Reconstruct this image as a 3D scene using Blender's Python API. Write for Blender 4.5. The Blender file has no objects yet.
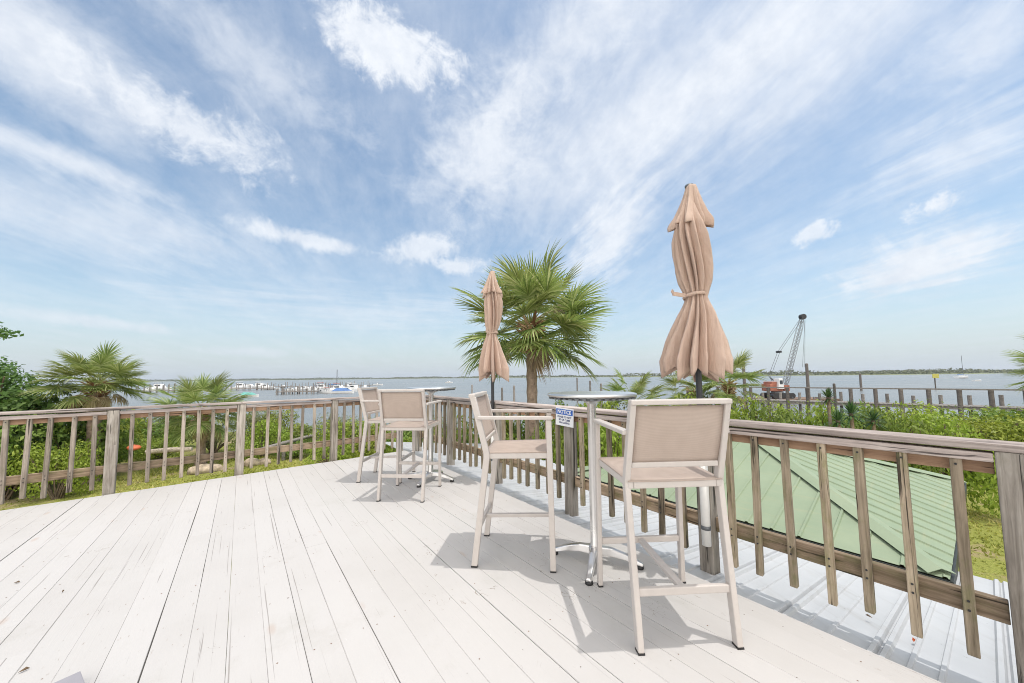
import bpy, math, random
import numpy as np
from mathutils import Vector, Matrix, Euler
R = math.radians
rnd = random.Random(7)
sc = bpy.context.scene
COL = sc.collection

# ------------------------------------------------------------------ helpers
def norm(v):
    v = Vector(v); return v.normalized()

class MB:
    """collects shapes, builds ONE mesh object"""
    def __init__(s): s.v = []; s.f = []; s.t = []; s.sm = []
    def add(s, vs, fs, tint=0.5, smooth=False):
        o = len(s.v); s.v += [tuple(p) for p in vs]
        for f in fs:
            s.f.append(tuple(i + o for i in f)); s.t.append(tint); s.sm.append(smooth)
    def box(s, c, size, m=None, tint=0.5):
        hx, hy, hz = size[0]/2, size[1]/2, size[2]/2
        vs = [Vector((x*hx, y*hy, z*hz)) for x in (-1, 1) for y in (-1, 1) for z in (-1, 1)]
        if m is not None: vs = [m @ v for v in vs]
        c = Vector(c); vs = [v + c for v in vs]
        s.add(vs, [(0,1,3,2),(4,6,7,5),(0,4,5,1),(2,3,7,6),(0,2,6,4),(1,5,7,3)], tint)
    def bar(s, p0, p1, w, h, up=(0,0,1), w1=None, h1=None, tint=0.5):
        p0, p1 = Vector(p0), Vector(p1); a = (p1-p0).normalized(); up = Vector(up)
        sd = a.cross(up)
        if sd.length < 1e-4: sd = a.cross(Vector((0,1,0)))
        sd.normalize(); u = sd.cross(a).normalized()
        w1 = w if w1 is None else w1; h1 = h if h1 is None else h1
        vs = []
        for p, ww, hh in ((p0, w, h), (p1, w1, h1)):
            for i, j in ((-1,-1),(1,-1),(1,1),(-1,1)): vs.append(p + sd*ww/2*i + u*hh/2*j)
        s.add(vs, [(3,2,1,0),(4,5,6,7),(0,1,5,4),(1,2,6,5),(2,3,7,6),(3,0,4,7)], tint)
    def tube(s, pts, rad, n=10, cap=True, smooth=True, tint=0.5):
        pts = [Vector(p) for p in pts]
        if not hasattr(rad, '__len__'): rad = [rad]*len(pts)
        rings = []; ref = None
        for i, p in enumerate(pts):
            a = (pts[min(i+1, len(pts)-1)] - pts[max(i-1, 0)]).normalized()
            if ref is None:
                ref = a.orthogonal().normalized()
            ref = (ref - a*ref.dot(a)).normalized(); b = a.cross(ref)
            rings.append([p + (ref*math.cos(2*math.pi*k/n) + b*math.sin(2*math.pi*k/n))*rad[i] for k in range(n)])
        vs = [q for r in rings for q in r]; fs = []
        for i in range(len(pts)-1):
            for k in range(n):
                fs.append((i*n+k, i*n+(k+1) % n, (i+1)*n+(k+1) % n, (i+1)*n+k))
        s.add(vs, fs, tint, smooth)
        if cap:
            s.add(rings[0], [tuple(range(n))[::-1]], tint); s.add(rings[-1], [tuple(range(n))], tint)
    def lathe(s, c, prof, n=24, smooth=True, tint=0.5):
        c = Vector(c); vs = []; fs = []
        for r, z in prof:
            for k in range(n):
                a = 2*math.pi*k/n; vs.append(c + Vector((r*math.cos(a), r*math.sin(a), z)))
        for i in range(len(prof)-1):
            for k in range(n): fs.append((i*n+k, i*n+(k+1) % n, (i+1)*n+(k+1) % n, (i+1)*n+k))
        s.add(vs, fs, tint, smooth)
        s.add(vs[:n], [tuple(range(n))[::-1]], tint); s.add(vs[-n:], [tuple(range(n))], tint)
    def mesh(s, name, mat=None):
        me = bpy.data.meshes.new(name); me.from_pydata(s.v, [], s.f)
        if mat: me.materials.append(mat)
        at = me.attributes.new('tint', 'FLOAT', 'FACE'); at.data.foreach_set('value', s.t)
        me.polygons.foreach_set('use_smooth', s.sm); me.update()
        return me
    def build(s, name, mat=None, parent=None, bevel=0.0, loc=None, rot=None):
        return link(name, s.mesh(name, mat), parent, bevel, loc, rot)

def link(name, me, parent=None, bevel=0.0, loc=None, rot=None):
    o = bpy.data.objects.new(name, me); COL.objects.link(o)
    if parent: o.parent = parent
    if loc is not None: o.location = loc
    if rot is not None: o.rotation_euler = rot
    if bevel:
        b = o.modifiers.new('bevel', 'BEVEL'); b.width = bevel; b.segments = 2; b.limit_method = 'ANGLE'; b.angle_limit = R(40)
    return o

def tag(o, label=None, cat=None, group=None, kind=None):
    if label: o['label'] = label
    if cat: o['category'] = cat
    if group: o['group'] = group
    if kind: o['kind'] = kind
    return o

def empty(name, loc, rz=0, label=None, cat=None, group=None):
    o = bpy.data.objects.new(name, None); COL.objects.link(o)
    o.empty_display_size = .1
    o.location = loc; o.rotation_euler = (0, 0, rz)
    return tag(o, label, cat, group)

def copy_tree(o, loc=None, rz=None, label=None, group=None, scale=None):
    def rec(q, par):
        c = q.copy(); COL.objects.link(c)
        if par is not None: c.parent = par
        for ch in q.children: rec(ch, c)
        return c
    c = rec(o, None)
    if loc is not None: c.location = loc
    if rz is not None: c.rotation_euler = (0, 0, rz)
    if scale is not None: c.scale = scale if hasattr(scale, '__len__') else (scale,)*3
    if label: c['label'] = label
    if group: c['group'] = group
    return c

# ------------------------------------------------------------------ materials
class NT:
    def __init__(s, tree): s.t = tree; s.n = tree.nodes; s.l = tree.links
    def new(s, kind, **kw):
        nd = s.n.new(kind)
        for k, v in kw.items(): setattr(nd, k, v)
        return nd
    def put(s, sock, v):
        if hasattr(v, 'is_output'): s.l.new(v, sock)
        else: sock.default_value = v
    def math(s, op, a, b=0.0, c=None, clamp=False):
        nd = s.new('ShaderNodeMath', operation=op); nd.use_clamp = clamp
        s.put(nd.inputs[0], a); s.put(nd.inputs[1], b)
        if c is not None: s.put(nd.inputs[2], c)
        return nd.outputs[0]
    def sstep(s, x, a, b):
        nd = s.new('ShaderNodeMapRange', interpolation_type='SMOOTHSTEP')
        s.put(nd.inputs['Value'], x); s.put(nd.inputs['From Min'], a); s.put(nd.inputs['From Max'], b)
        return nd.outputs['Result']
    def mix(s, f, a, b, blend='MIX'):
        nd = s.new('ShaderNodeMix', data_type='RGBA', blend_type=blend)
        s.put(nd.inputs[0], f); s.put(nd.inputs[6], a); s.put(nd.inputs[7], b)
        return nd.outputs[2]
    def mapping(s, vec, scale=(1,1,1), loc=(0,0,0), rot=(0,0,0)):
        nd = s.new('ShaderNodeMapping'); s.l.new(vec, nd.inputs[0])
        nd.inputs['Scale'].default_value = scale; nd.inputs['Location'].default_value = loc; nd.inputs['Rotation'].default_value = rot
        return nd.outputs[0]
    def noise(s, vec, scale, detail=4, rough=.55, dist=0.0):
        nd = s.new('ShaderNodeTexNoise'); s.l.new(vec, nd.inputs['Vector'])
        nd.inputs['Scale'].default_value = scale; nd.inputs['Detail'].default_value = detail
        nd.inputs['Roughness'].default_value = rough; nd.inputs['Distortion'].default_value = dist
        return nd.outputs['Fac']
    def ramp(s, f, stops):
        nd = s.new('ShaderNodeValToRGB'); s.put(nd.inputs[0], f)
        el = nd.color_ramp.elements
        while len(el) < len(stops): el.new(.5)
        for e_, (p, c) in zip(el, stops): e_.position = p; e_.color = (*c, 1) if len(c) == 3 else c
        return nd.outputs[0]
    def bump(s, h, strength=.3, dist=.01):
        nd = s.new('ShaderNodeBump'); s.put(nd.inputs['Height'], h)
        nd.inputs['Strength'].default_value = strength; nd.inputs['Distance'].default_value = dist
        return nd.outputs[0]

def mat(name):
    m = bpy.data.materials.new(name); m.use_nodes = True
    nt = NT(m.node_tree); b = m.node_tree.nodes['Principled BSDF']
    return m, nt, b
def rgb(c): return (*c, 1.0)

def simple(name, col, rough=.5, metal=0.0, var=.15, scale=8.0, bump=.0, coat=0.0):
    m, nt, b = mat(name)
    tc = nt.new('ShaderNodeTexCoord').outputs['Object']
    f = nt.noise(tc, scale, 5, .6)
    lo = tuple(c*(1-var) for c in col); hi = tuple(min(1, c*(1+var)) for c in col)
    nt.put(b.inputs['Base Color'], nt.ramp(f, [(.3, lo), (.7, hi)]))
    nt.put(b.inputs['Roughness'], nt.math('MULTIPLY_ADD', nt.noise(tc, scale*2.3, 3), .2, rough-.1))
    b.inputs['Metallic'].default_value = metal
    if coat: b.inputs['Coat Weight'].default_value = coat
    if bump: nt.put(b.inputs['Normal'], nt.bump(nt.noise(tc, scale*4, 4), bump))
    return m

def wood_mat(name, light, dark, moss=None, mossamt=.0):
    """weathered timber, grain along local X"""
    m, nt, b = mat(name)
    tc = nt.new('ShaderNodeTexCoord').outputs['Object']
    oi = nt.new('ShaderNodeObjectInfo').outputs['Random']
    add = nt.new('ShaderNodeVectorMath', operation='ADD'); nt.l.new(tc, add.inputs[0])
    cmb = nt.new('ShaderNodeCombineXYZ')
    for i in range(3): nt.put(cmb.inputs[i], nt.math('MULTIPLY', oi, 37.0+i*11))
    nt.l.new(cmb.outputs[0], add.inputs[1]); v = add.outputs[0]
    grain = nt.noise(nt.mapping(v, (2.2, 55, 55)), 1.0, 6, .65, .6)
    big = nt.noise(nt.mapping(v, (2.5, 9, 9)), 1.0, 4, .6)
    crack = nt.noise(nt.mapping(v, (1.6, 38, 38)), 1.0, 3, .5, 1.2)
    f = nt.math('ADD', nt.math('MULTIPLY', grain, .6), nt.math('MULTIPLY', big, .4))
    c = nt.ramp(f, [(.36, dark), (.5, tuple((a+b_)/2*1.1 for a, b_ in zip(light, dark))), (.60, light)])
    ck = nt.sstep(crack, .335, .39)
    c = nt.mix(ck, rgb(tuple(x*.35 for x in dark)), c)
    if moss:
        mf = nt.math('MULTIPLY', nt.sstep(nt.noise(nt.mapping(v, (5, 12, 12)), 1.0, 5, .7), .48, .68), mossamt)
        c = nt.mix(mf, c, rgb(moss))
    vk = nt.new('ShaderNodeTexVoronoi', feature='F1'); nt.l.new(nt.mapping(v, (3.2, 14, 14)), vk.inputs['Vector']); vk.inputs['Scale'].default_value = 1.0
    kn = nt.math('MULTIPLY', nt.sstep(vk.outputs['Distance'], .22, .06), nt.math('GREATER_THAN', nt.noise(nt.mapping(v, (2.1, 3, 3)), 1.0, 1), .52))
    c = nt.mix(nt.math('MULTIPLY', kn, .75), c, rgb(tuple(x*.5 for x in dark)))
    pale = nt.math('MULTIPLY', nt.sstep(nt.noise(nt.mapping(v, (3.5, 18, 18)), 1.0, 4, .6), .56, .70), .35)
    c = nt.mix(pale, c, rgb(tuple(min(.6, x*1.25) for x in light)))
    hs = nt.new('ShaderNodeHueSaturation'); nt.l.new(c, hs.inputs['Color'])
    nt.put(hs.inputs['Value'], nt.math('MULTIPLY_ADD', oi, .55, .72))
    nt.l.new(hs.outputs[0], b.inputs['Base Color'])
    b.inputs['Roughness'].default_value = .85
    nt.put(b.inputs['Normal'], nt.bump(nt.math('ADD', grain, nt.math('MULTIPLY', ck, .8)), .8, .005))
    return m

M = {}
M['wood'] = wood_mat('weathered_timber', (.47,.405,.335), (.17,.135,.105), (.16,.16,.07), .35)
M['wood_post'] = wood_mat('grey_post_timber', (.47,.425,.37), (.15,.125,.10), (.20,.19,.12), .25)
M['wood_shade_moss'] = wood_mat('shaded_mossy_baluster_timber', (.40,.325,.235), (.14,.108,.07), (.16,.16,.06), .6)  # shade of the right balusters darkened into the timber colour, plus extra moss
M['wood_cap'] = wood_mat('weathered_cap_timber', (.50,.43,.39), (.20,.16,.145))
M['wood_in'] = wood_mat('brown_timber', (.48,.31,.20), (.24,.14,.085))
M['wood_low'] = wood_mat('mossy_timber', (.40,.30,.21), (.15,.105,.065), (.14,.14,.05), .6)
M['wood_grey'] = wood_mat('grey_dock_timber', (.36,.33,.30), (.14,.125,.115))
M['pile'] = wood_mat('dark_piling_timber', (.19,.165,.145), (.07,.06,.055))
M['frame'] = simple('taupe_powder_coat', (.545,.50,.465), .42, 0.0, .04, 20)
M['alu'] = simple('polished_aluminium', (.74,.73,.72), .3, 1.0, .03, 3)
M['black'] = simple('black_plastic', (.022,.021,.022), .45, 0, .2)
M['black_pole'] = simple('black_pole_paint', (.03,.032,.036), .35, 0, .1)
M['pvc'] = simple('white_pvc', (.80,.79,.76), .4, 0, .06, 12)
M['green_metal'] = None
M['rock'] = simple('limestone', (.42,.34,.25), .9, 0, .5, 7, .8)
M['float'] = simple('orange_float', (.62,.15,.06), .55, 0, .25, 9)
M['grey_paint'] = simple('grey_paint', (.30,.29,.315), .6, 0, .06, 10)
M['boat_white'] = simple('white_gelcoat', (.80,.80,.79), .25, 0, .05, 2)
M['boat_dark'] = simple('dark_boat_glass', (.03,.04,.05), .15, 0, .1, 2)
M['boat_red'] = simple('red_canvas', (.40,.12,.09), .7, 0, .2, 2)
M['boat_teal'] = simple('teal_canvas', (.14,.42,.38), .6, 0, .2, 2)
M['boat_blue'] = simple('blue_canvas', (.08,.17,.38), .6, 0, .2, 2)
M['crane_red'] = simple('faded_red_machine_paint', (.36,.13,.08), .7, 0, .4, 1.2)
M['steel'] = simple('grey_steel', (.17,.18,.19), .5, .6, .2, 2)
M['rust'] = simple('rusty_steel', (.20,.13,.09), .8, .2, .4, .8)
M['yellow'] = simple('yellow_board_paint', (.50,.46,.09), .5, 0, .08, 3)
M['dirt'] = simple('dry_leaf', (.17,.115,.07), .8, 0, .3, 40)

def leaf_mat(name, c0, c1, c2, trans=.35, rough=.5):
    m, nt, b = mat(name)
    at = nt.new('ShaderNodeAttribute', attribute_name='tint').outputs['Fac']
    oi = nt.new('ShaderNodeObjectInfo').outputs['Random']
    c = nt.ramp(at, [(.0, c0), (.5, c1), (1.0, c2)])
    hs = nt.new('ShaderNodeHueSaturation'); nt.l.new(c, hs.inputs['Color'])
    nt.put(hs.inputs['Value'], nt.math('MULTIPLY_ADD', oi, .35, .83))
    nt.put(hs.inputs['Hue'], nt.math('MULTIPLY_ADD', oi, .03, .485))
    c = hs.outputs[0]
    nt.l.new(c, b.inputs['Base Color']); b.inputs['Roughness'].default_value = rough
    b.inputs['Specular IOR Level'].default_value = .35
    tr = nt.new('ShaderNodeBsdfTranslucent'); nt.l.new(c, tr.inputs[0])
    mx = nt.new('ShaderNodeMixShader'); mx.inputs[0].default_value = trans
    nt.l.new(b.outputs[0], mx.inputs[1]); nt.l.new(tr.outputs[0], mx.inputs[2])
    nt.l.new(mx.outputs[0], nt.n['Material Output'].inputs[0])
    return m
M['leaf_bright'] = leaf_mat('bright_leaf', (.17,.235,.03), (.29,.38,.05), (.43,.51,.09))
M['leaf_mid'] = leaf_mat('mid_leaf', (.10,.165,.03), (.19,.28,.05), (.31,.40,.09))
M['leaf_dark'] = leaf_mat('dark_leaf', (.055,.115,.026), (.11,.195,.045), (.19,.29,.075))
M['leaf_olive'] = leaf_mat('olive_leaf', (.15,.17,.06), (.25,.28,.10), (.38,.38,.19))
M['palm'] = leaf_mat('palm_leaf', (.13,.19,.05), (.285,.355,.10), (.54,.56,.26), .4, .33)
M['palm_old'] = leaf_mat('palm_leaf_dry', (.28,.21,.12), (.46,.36,.22), (.58,.47,.32), .25, .7)
M['yucca'] = leaf_mat('yucca_leaf', (.035,.085,.03), (.07,.14,.045), (.13,.21,.07), .15, .4)
M['grass'] = leaf_mat('grass_blade', (.20,.23,.035), (.36,.36,.07), (.50,.43,.17), .3, .7)
M['far_green'] = leaf_mat('far_leaf', (.08,.10,.04), (.12,.145,.06), (.17,.19,.09), .1, .8)
M['bark'] = simple('palm_bark', (.30,.22,.17), .9, 0, .4, 12, .8)
M['boot'] = leaf_mat('leaf_base', (.16,.085,.045), (.36,.21,.115), (.52,.38,.24), .05, .8)
M['flower'] = leaf_mat('dry_flower', (.42,.31,.22), (.55,.43,.32), (.66,.55,.44), .2, .8)
M['stem'] = simple('shrub_stem', (.16,.12,.08), .9, 0, .3, 12)

# fabric
def sling_mat():
    m, nt, b = mat('woven_sling')
    tc = nt.new('ShaderNodeTexCoord').outputs['Object']
    w1 = nt.new('ShaderNodeTexWave', wave_type='BANDS', bands_direction='X'); w1.inputs['Scale'].default_value = 95
    w2 = nt.new('ShaderNodeTexWave', wave_type='BANDS', bands_direction='Z'); w2.inputs['Scale'].default_value = 95
    w3 = nt.new('ShaderNodeTexWave', wave_type='BANDS', bands_direction='Y'); w3.inputs['Scale'].default_value = 95
    for w in (w1, w2, w3): nt.l.new(tc, w.inputs[0])
    h = nt.math('ADD', w1.outputs['Fac'], nt.math('ADD', w2.outputs['Fac'], w3.outputs['Fac']))
    f = nt.noise(tc, 9, 4, .6)
    c = nt.ramp(f, [(.3, (.55,.45,.385)), (.7, (.63,.525,.455))])
    c = nt.mix(nt.math('MULTIPLY', h, .10), c, rgb((.30,.23,.19)))
    nt.l.new(c, b.inputs['Base Color']); b.inputs['Roughness'].default_value = .8
    nt.put(b.inputs['Normal'], nt.bump(h, .25, .001))
    tr = nt.new('ShaderNodeBsdfTranslucent'); nt.l.new(c, tr.inputs[0])
    mx = nt.new('ShaderNodeMixShader'); mx.inputs[0].default_value = .22
    nt.l.new(b.outputs[0], mx.inputs[1]); nt.l.new(tr.outputs[0], mx.inputs[2])
    nt.l.new(mx.outputs[0], nt.n['Material Output'].inputs[0])
    return m
M['sling'] = sling_mat()

def canopy_mat():
    m, nt, b = mat('umbrella_fabric')
    tc = nt.new('ShaderNodeTexCoord').outputs['Object']
    f = nt.noise(nt.mapping(tc, (6, 6, 2)), 1.0, 5, .6)
    c = nt.ramp(f, [(.3, (.655,.475,.38)), (.7, (.76,.58,.475))])
    nt.l.new(c, b.inputs['Base Color']); b.inputs['Roughness'].default_value = .85
    nt.put(b.inputs['Normal'], nt.bump(nt.math('ADD', nt.noise(nt.mapping(tc, (22, 22, 5)), 1.0, 4, .6), nt.math('MULTIPLY', nt.noise(tc, 400, 1), .15)), 1.0, .022))
    b.inputs['Sheen Weight'].default_value = .15
    tr = nt.new('ShaderNodeBsdfTranslucent'); nt.l.new(c, tr.inputs[0])
    mx = nt.new('ShaderNodeMixShader'); mx.inputs[0].default_value = .2
    nt.l.new(b.outputs[0], mx.inputs[1]); nt.l.new(tr.outputs[0], mx.inputs[2])
    nt.l.new(mx.outputs[0], nt.n['Material Output'].inputs[0])
    return m
M['canopy'] = canopy_mat()

def deck_mat():
    m, nt, b = mat('white_painted_boards')
    tc = nt.new('ShaderNodeTexCoord').outputs['Object']       # local x runs along the boards
    at = nt.new('ShaderNodeAttribute', attribute_name='tint').outputs['Fac']
    off = nt.new('ShaderNodeCombineXYZ'); nt.put(off.inputs[0], nt.math('MULTIPLY', at, 71.0)); nt.put(off.inputs[2], nt.math('MULTIPLY', at, 13.0))
    av = nt.new('ShaderNodeVectorMath', operation='ADD'); nt.l.new(tc, av.inputs[0]); nt.l.new(off.outputs[0], av.inputs[1]); v = av.outputs[0]
    grain = nt.noise(nt.mapping(v, (2.0, 48, 10)), 1.0, 6, .65, .4)
    blot = nt.noise(tc, 1.1, 5, .6)
    base = nt.ramp(nt.math('MULTIPLY_ADD', at, .18, nt.math('MULTIPLY', blot, .82)), [(.25, (.455,.437,.418)), (.5, (.50,.483,.468)), (.75, (.525,.507,.493))])
    # worn flecks where the paint has gone, hairline checks, knots, stains
    fl = nt.noise(nt.mapping(v, (14, 46, 10)), 1.0, 6, .72)
    wear = nt.math('MULTIPLY', nt.sstep(fl, .63, .68), nt.sstep(nt.noise(tc, 1.3, 4, .6), .47, .62))
    c = nt.mix(nt.math('MULTIPLY', wear, .75), base, rgb((.27,.22,.18)))
    light = nt.math('MULTIPLY', nt.sstep(fl, .34, .28), .6)
    c = nt.mix(light, c, rgb((.62,.605,.59)))
    chk = nt.sstep(nt.noise(nt.mapping(v, (.9, 95, 10)), 1.0, 3, .5, .8), .325, .275)
    c = nt.mix(nt.math('MULTIPLY', chk, .6), c, rgb((.17,.145,.13)))
    vo = nt.new('ShaderNodeTexVoronoi', feature='F1'); nt.l.new(nt.mapping(v, (1.9, 5.2, 3)), vo.inputs['Vector']); vo.inputs['Scale'].default_value = 1.0
    kn = nt.math('MULTIPLY', nt.sstep(vo.outputs['Distance'], .13, .03), nt.math('GREATER_THAN', nt.noise(tc, 2.3, 1), .50))
    c = nt.mix(nt.math('MULTIPLY', kn, .40), c, rgb((.42,.30,.23)))
    dirt = nt.math('MULTIPLY', nt.sstep(nt.noise(tc, 2.2, 7, .72), .52, .78), .38)
    c = nt.mix(dirt, c, rgb((.34,.32,.28)))
    pale = nt.math('MULTIPLY', nt.sstep(nt.noise(tc, .55, 4, .6), .50, .70), .30)
    c = nt.mix(pale, c, rgb((.45,.455,.43)))
    speck = nt.sstep(nt.noise(tc, 46, 2, .5), .745, .775)
    c = nt.mix(nt.math('MULTIPLY', speck, .8), c, rgb((.13,.10,.08)))
    tw = nt.math('MULTIPLY', nt.sstep(nt.math('ABSOLUTE', nt.math('SUBTRACT', nt.noise(tc, 7.0, 2, .5, 1.5), .5)), .006, .002), nt.sstep(nt.noise(tc, 3.1, 2), .635, .66))
    c = nt.mix(nt.math('MULTIPLY', tw, .7), c, rgb((.20,.16,.12)))
    nt.l.new(c, b.inputs['Base Color']); b.inputs['Roughness'].default_value = .62
    nt.put(b.inputs['Normal'], nt.bump(nt.math('ADD', grain, nt.math('MULTIPLY', chk, -1.0)), .35, .004))
    return m
M['deck'] = deck_mat()

def roof_mat(name, c0, c1, streak, rough=.4, metal=0.0):
    m, nt, b = mat(name)
    tc = nt.new('ShaderNodeTexCoord').outputs['Object']
    f = nt.noise(tc, 1.6, 6, .65)
    s_ = nt.noise(nt.mapping(tc, (14, 1.3, 1.3)), 1.0, 5, .65)
    c = nt.ramp(f, [(.3, c0), (.7, c1)])
    c = nt.mix(nt.math('MULTIPLY', nt.sstep(s_, .5, .8), .55), c, rgb(streak))
    sp = nt.sstep(nt.noise(tc, 38, 3, .6), .70, .76)
    c = nt.mix(nt.math('MULTIPLY', sp, .5), c, rgb(tuple(x*.45 for x in streak)))
    nt.l.new(c, b.inputs['Base Color']); b.inputs['Roughness'].default_value = rough; b.inputs['Metallic'].default_value = metal
    return m
M['white_roof'] = roof_mat('white_sheet_metal', (.45,.465,.48), (.52,.53,.54), (.36,.35,.33), .55)
M['green_roof'] = roof_mat('green_sheet_metal', (.215,.28,.18), (.275,.335,.22), (.33,.33,.20), .55)
M['dark_trim'] = simple('dark_gutter', (.025,.03,.028), .5, 0, .2)
M['wall_paint'] = simple('cream_siding', (.62,.58,.50), .7, 0, .06, 3)

# ------------------------------------------------------------------ camera
H = 1.2; F = 355.0; TILT = 4.1; ROLL = 0.63
cam = bpy.data.cameras.new('camera'); co = bpy.data.objects.new('camera', cam); COL.objects.link(co)
cam.sensor_fit = 'HORIZONTAL'; cam.sensor_width = 36; cam.lens = 36*F/1024
cam.shift_y = 10.0/1024
cam.clip_start = .02; cam.clip_end = 30000
t, r = R(TILT), R(ROLL)
fwd = Vector((0, math.cos(t), math.sin(t))); up = Vector((0, -math.sin(t), math.cos(t))); rt = Vector((1, 0, 0))
rt2 = rt*math.cos(r) - up*math.sin(r); up2 = up*math.cos(r) + rt*math.sin(r)
mw = Matrix((rt2, up2, -fwd)).transposed().to_4x4(); mw.translation = (0, 0, H)
co.matrix_world = mw; sc.camera = co
CY = 351.5
def ray(px, py): return rt2*((px-512)/F) - up2*((py-CY)/F) + fwd
def atz(px, py, z):
    v = ray(px, py); return Vector((0, 0, H)) + v*((z-H)/v.z)
def aty(px, py, Y):
    v = ray(px, py); return Vector((0, 0, H)) + v*(Y/v.y)

# ------------------------------------------------------------------ deck frame of reference
C0 = Vector((-1.76, 6.04, 0)); D = Vector((-.605, .796, 0)).normalized(); E_ = Vector((D.y, -D.x, 0))
def DP(u, n, z=0.0): return C0 + D*u + E_*n + Vector((0, 0, z))
L_ = Vector((-.761, -.6485, 0)).normalized(); NL = Vector((L_.y, -L_.x, 0))
def LP(u, n, z=0.0): return C0 + L_*u + NL*n + Vector((0, 0, z))

def frame_rot(ax, zup=Vector((0,0,1))):
    """rotation whose local X is ax"""
    x = Vector(ax).normalized(); y = Vector(zup).cross(x)
    if y.length < 1e-5: y = Vector((0,1,0)).cross(x)
    y.normalize(); z = x.cross(y)
    return Matrix((x, y, z)).transposed()

def plank(name, p0, p1, w, h, m, parent, up=(0,0,1), bevel=.004, root_inv=None):
    """one board from p0 to p1, its mesh along local X; w = across, h = along up"""
    p0, p1 = Vector(p0), Vector(p1); ln = (p1-p0).length
    mb = MB(); mb.box((0,0,0), (ln, w, h))
    o = mb.build(name, m, None, bevel)
    mt = frame_rot(p1-p0, Vector(up)).to_4x4(); mt.translation = (p0+p1)/2
    if parent: o.parent = parent; o.matrix_parent_inverse = Matrix.Identity(4); mt = parent_matrix(parent).inverted() @ mt
    o.matrix_basis = mt
    return o
def parent_matrix(p):
    m = Matrix.LocRotScale(p.location, p.rotation_euler, p.scale)
    return m if p.parent is None else parent_matrix(p.parent) @ m

# ------------------------------------------------------------------ SETTING: deck
def build_deck():
    ang = math.atan2(D.y, D.x)
    mb = MB(); bw = .1385; nails = MB()
    # left edge in (u, n): point LP(k) relative
    du, dn = L_.dot(D), L_.dot(E_)
    for k in range(56):
        n1 = -.05-k*bw; n0 = n1 - bw
        g = rnd.choice([.0002, .0003, .0006, .0012, .002, .0026, .0034])
        a, b = n0 + g/2, n1 - g/2
        def ue(n): return n/dn*du
        far0, far1 = ue(a), ue(b)
        near = -11.5
        cuts = sorted(rnd.uniform(-9.5, -1.0) for _ in range(rnd.choice([0, 1, 1])))
        ends = [near] + cuts + [None]
        zz = 0.0
        for i in range(len(ends)-1):
            s0 = ends[i] + (.0005 if i else 0)
            if ends[i+1] is None: e0, e1 = far0, far1
            else: e0 = e1 = ends[i+1] - .0005
            if s0 > min(e0, e1) - .05:
                continue
            dz = rnd.uniform(-.0012, .0012); ch = rnd.choice([.0008,.0014,.002,.003]); tn = rnd.random()
            from mathutils import noise as nz
            def uend(n): return e0 + (e1-e0)*(n-a)/(b-a)
            ns = max(2, int((min(e0, e1)-s0)/.22)); vs = []
            for q in range(ns+1):
                t_ = q/ns; rows = []
                ua = s0 + (uend(a)-s0)*t_; ub = s0 + (uend(b)-s0)*t_
                def wob(kk): 
                    w_ = nz.noise(Vector((ua*.55, kk*9.7, 3.3))) + .55*nz.noise(Vector((ua*2.3, kk*9.7, 8.1)))
                    return g*.75*min(1.5, max(0.0, w_*2.2+.55))
                a_ = n0 + wob(k+1) + .00015; b_ = n1 - wob(k) - .00015
                for n_, z in ((a_, -.032), (b_, -.032), (b_, -ch), (b_-ch, 0), (a_+ch, 0), (a_, -ch)):
                    vs.append(Vector((ua + (ub-ua)*(n_-a)/(b-a), -n_, z+dz)))
            m_ = 6
            fs = [tuple(range(m_)), tuple(range(ns*m_, (ns+1)*m_))[::-1]] + [(i_*m_+j, (i_+1)*m_+j, (i_+1)*m_+(j+1) % m_, i_*m_+(j+1) % m_) for i_ in range(ns) for j in range(m_)]
            mb.add(vs, fs, tn)
            jn = math.ceil(s0/.5)
            while jn*.5 < min(e0, e1)-.05:
                for fr_ in (.22, .78):
                    if rnd.random() < .42:
                        c_ = Vector((jn*.5+rnd.uniform(-.012,.012), -(n0+(n1-n0)*fr_+rnd.uniform(-.008,.008)), dz+.0004)); rr_ = rnd.uniform(.0028,.0042)
                        nails.add([c_+Vector((rr_*math.cos(h_*1.0472), rr_*math.sin(h_*1.0472), 0)) for h_ in range(6)], [tuple(range(6))])
                jn += 1
    o = mb.build('deck', M['deck'], None, 0, C0, (0, 0, ang)); tag(o, kind='structure')
    o = nails.build('deck_nails', M['rust'], None, 0, C0, (0, 0, ang)); tag(o, 'rusty nail heads dotted along the white deck boards', 'nails', kind='stuff')
    # joists and rim boards under the boards
    fr = MB()
    A, B = DP(-11.5, -.085, -.14), DP(-.06, -.085, -.14)
    fr.bar(A, B, .038, .20)
    fr.bar(LP(.03, -.03, -.14), LP(9.5, -.03, -.14), .038, .20)
    for k in range(18):
        p = LP(.3+k*.5, -.06, -.0845); fr.bar(p, p - D*11.5, .038, .09)
    for k in range(4):
        q = LP(.2+k*2.4, -.25, 0); fr.bar(Vector((q.x, q.y, -2.6)), Vector((q.x, q.y, -.05)), .14, .14)
    o = fr.build('deck_joists', M['wood_low']); tag(o, kind='structure')
build_deck()

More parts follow.
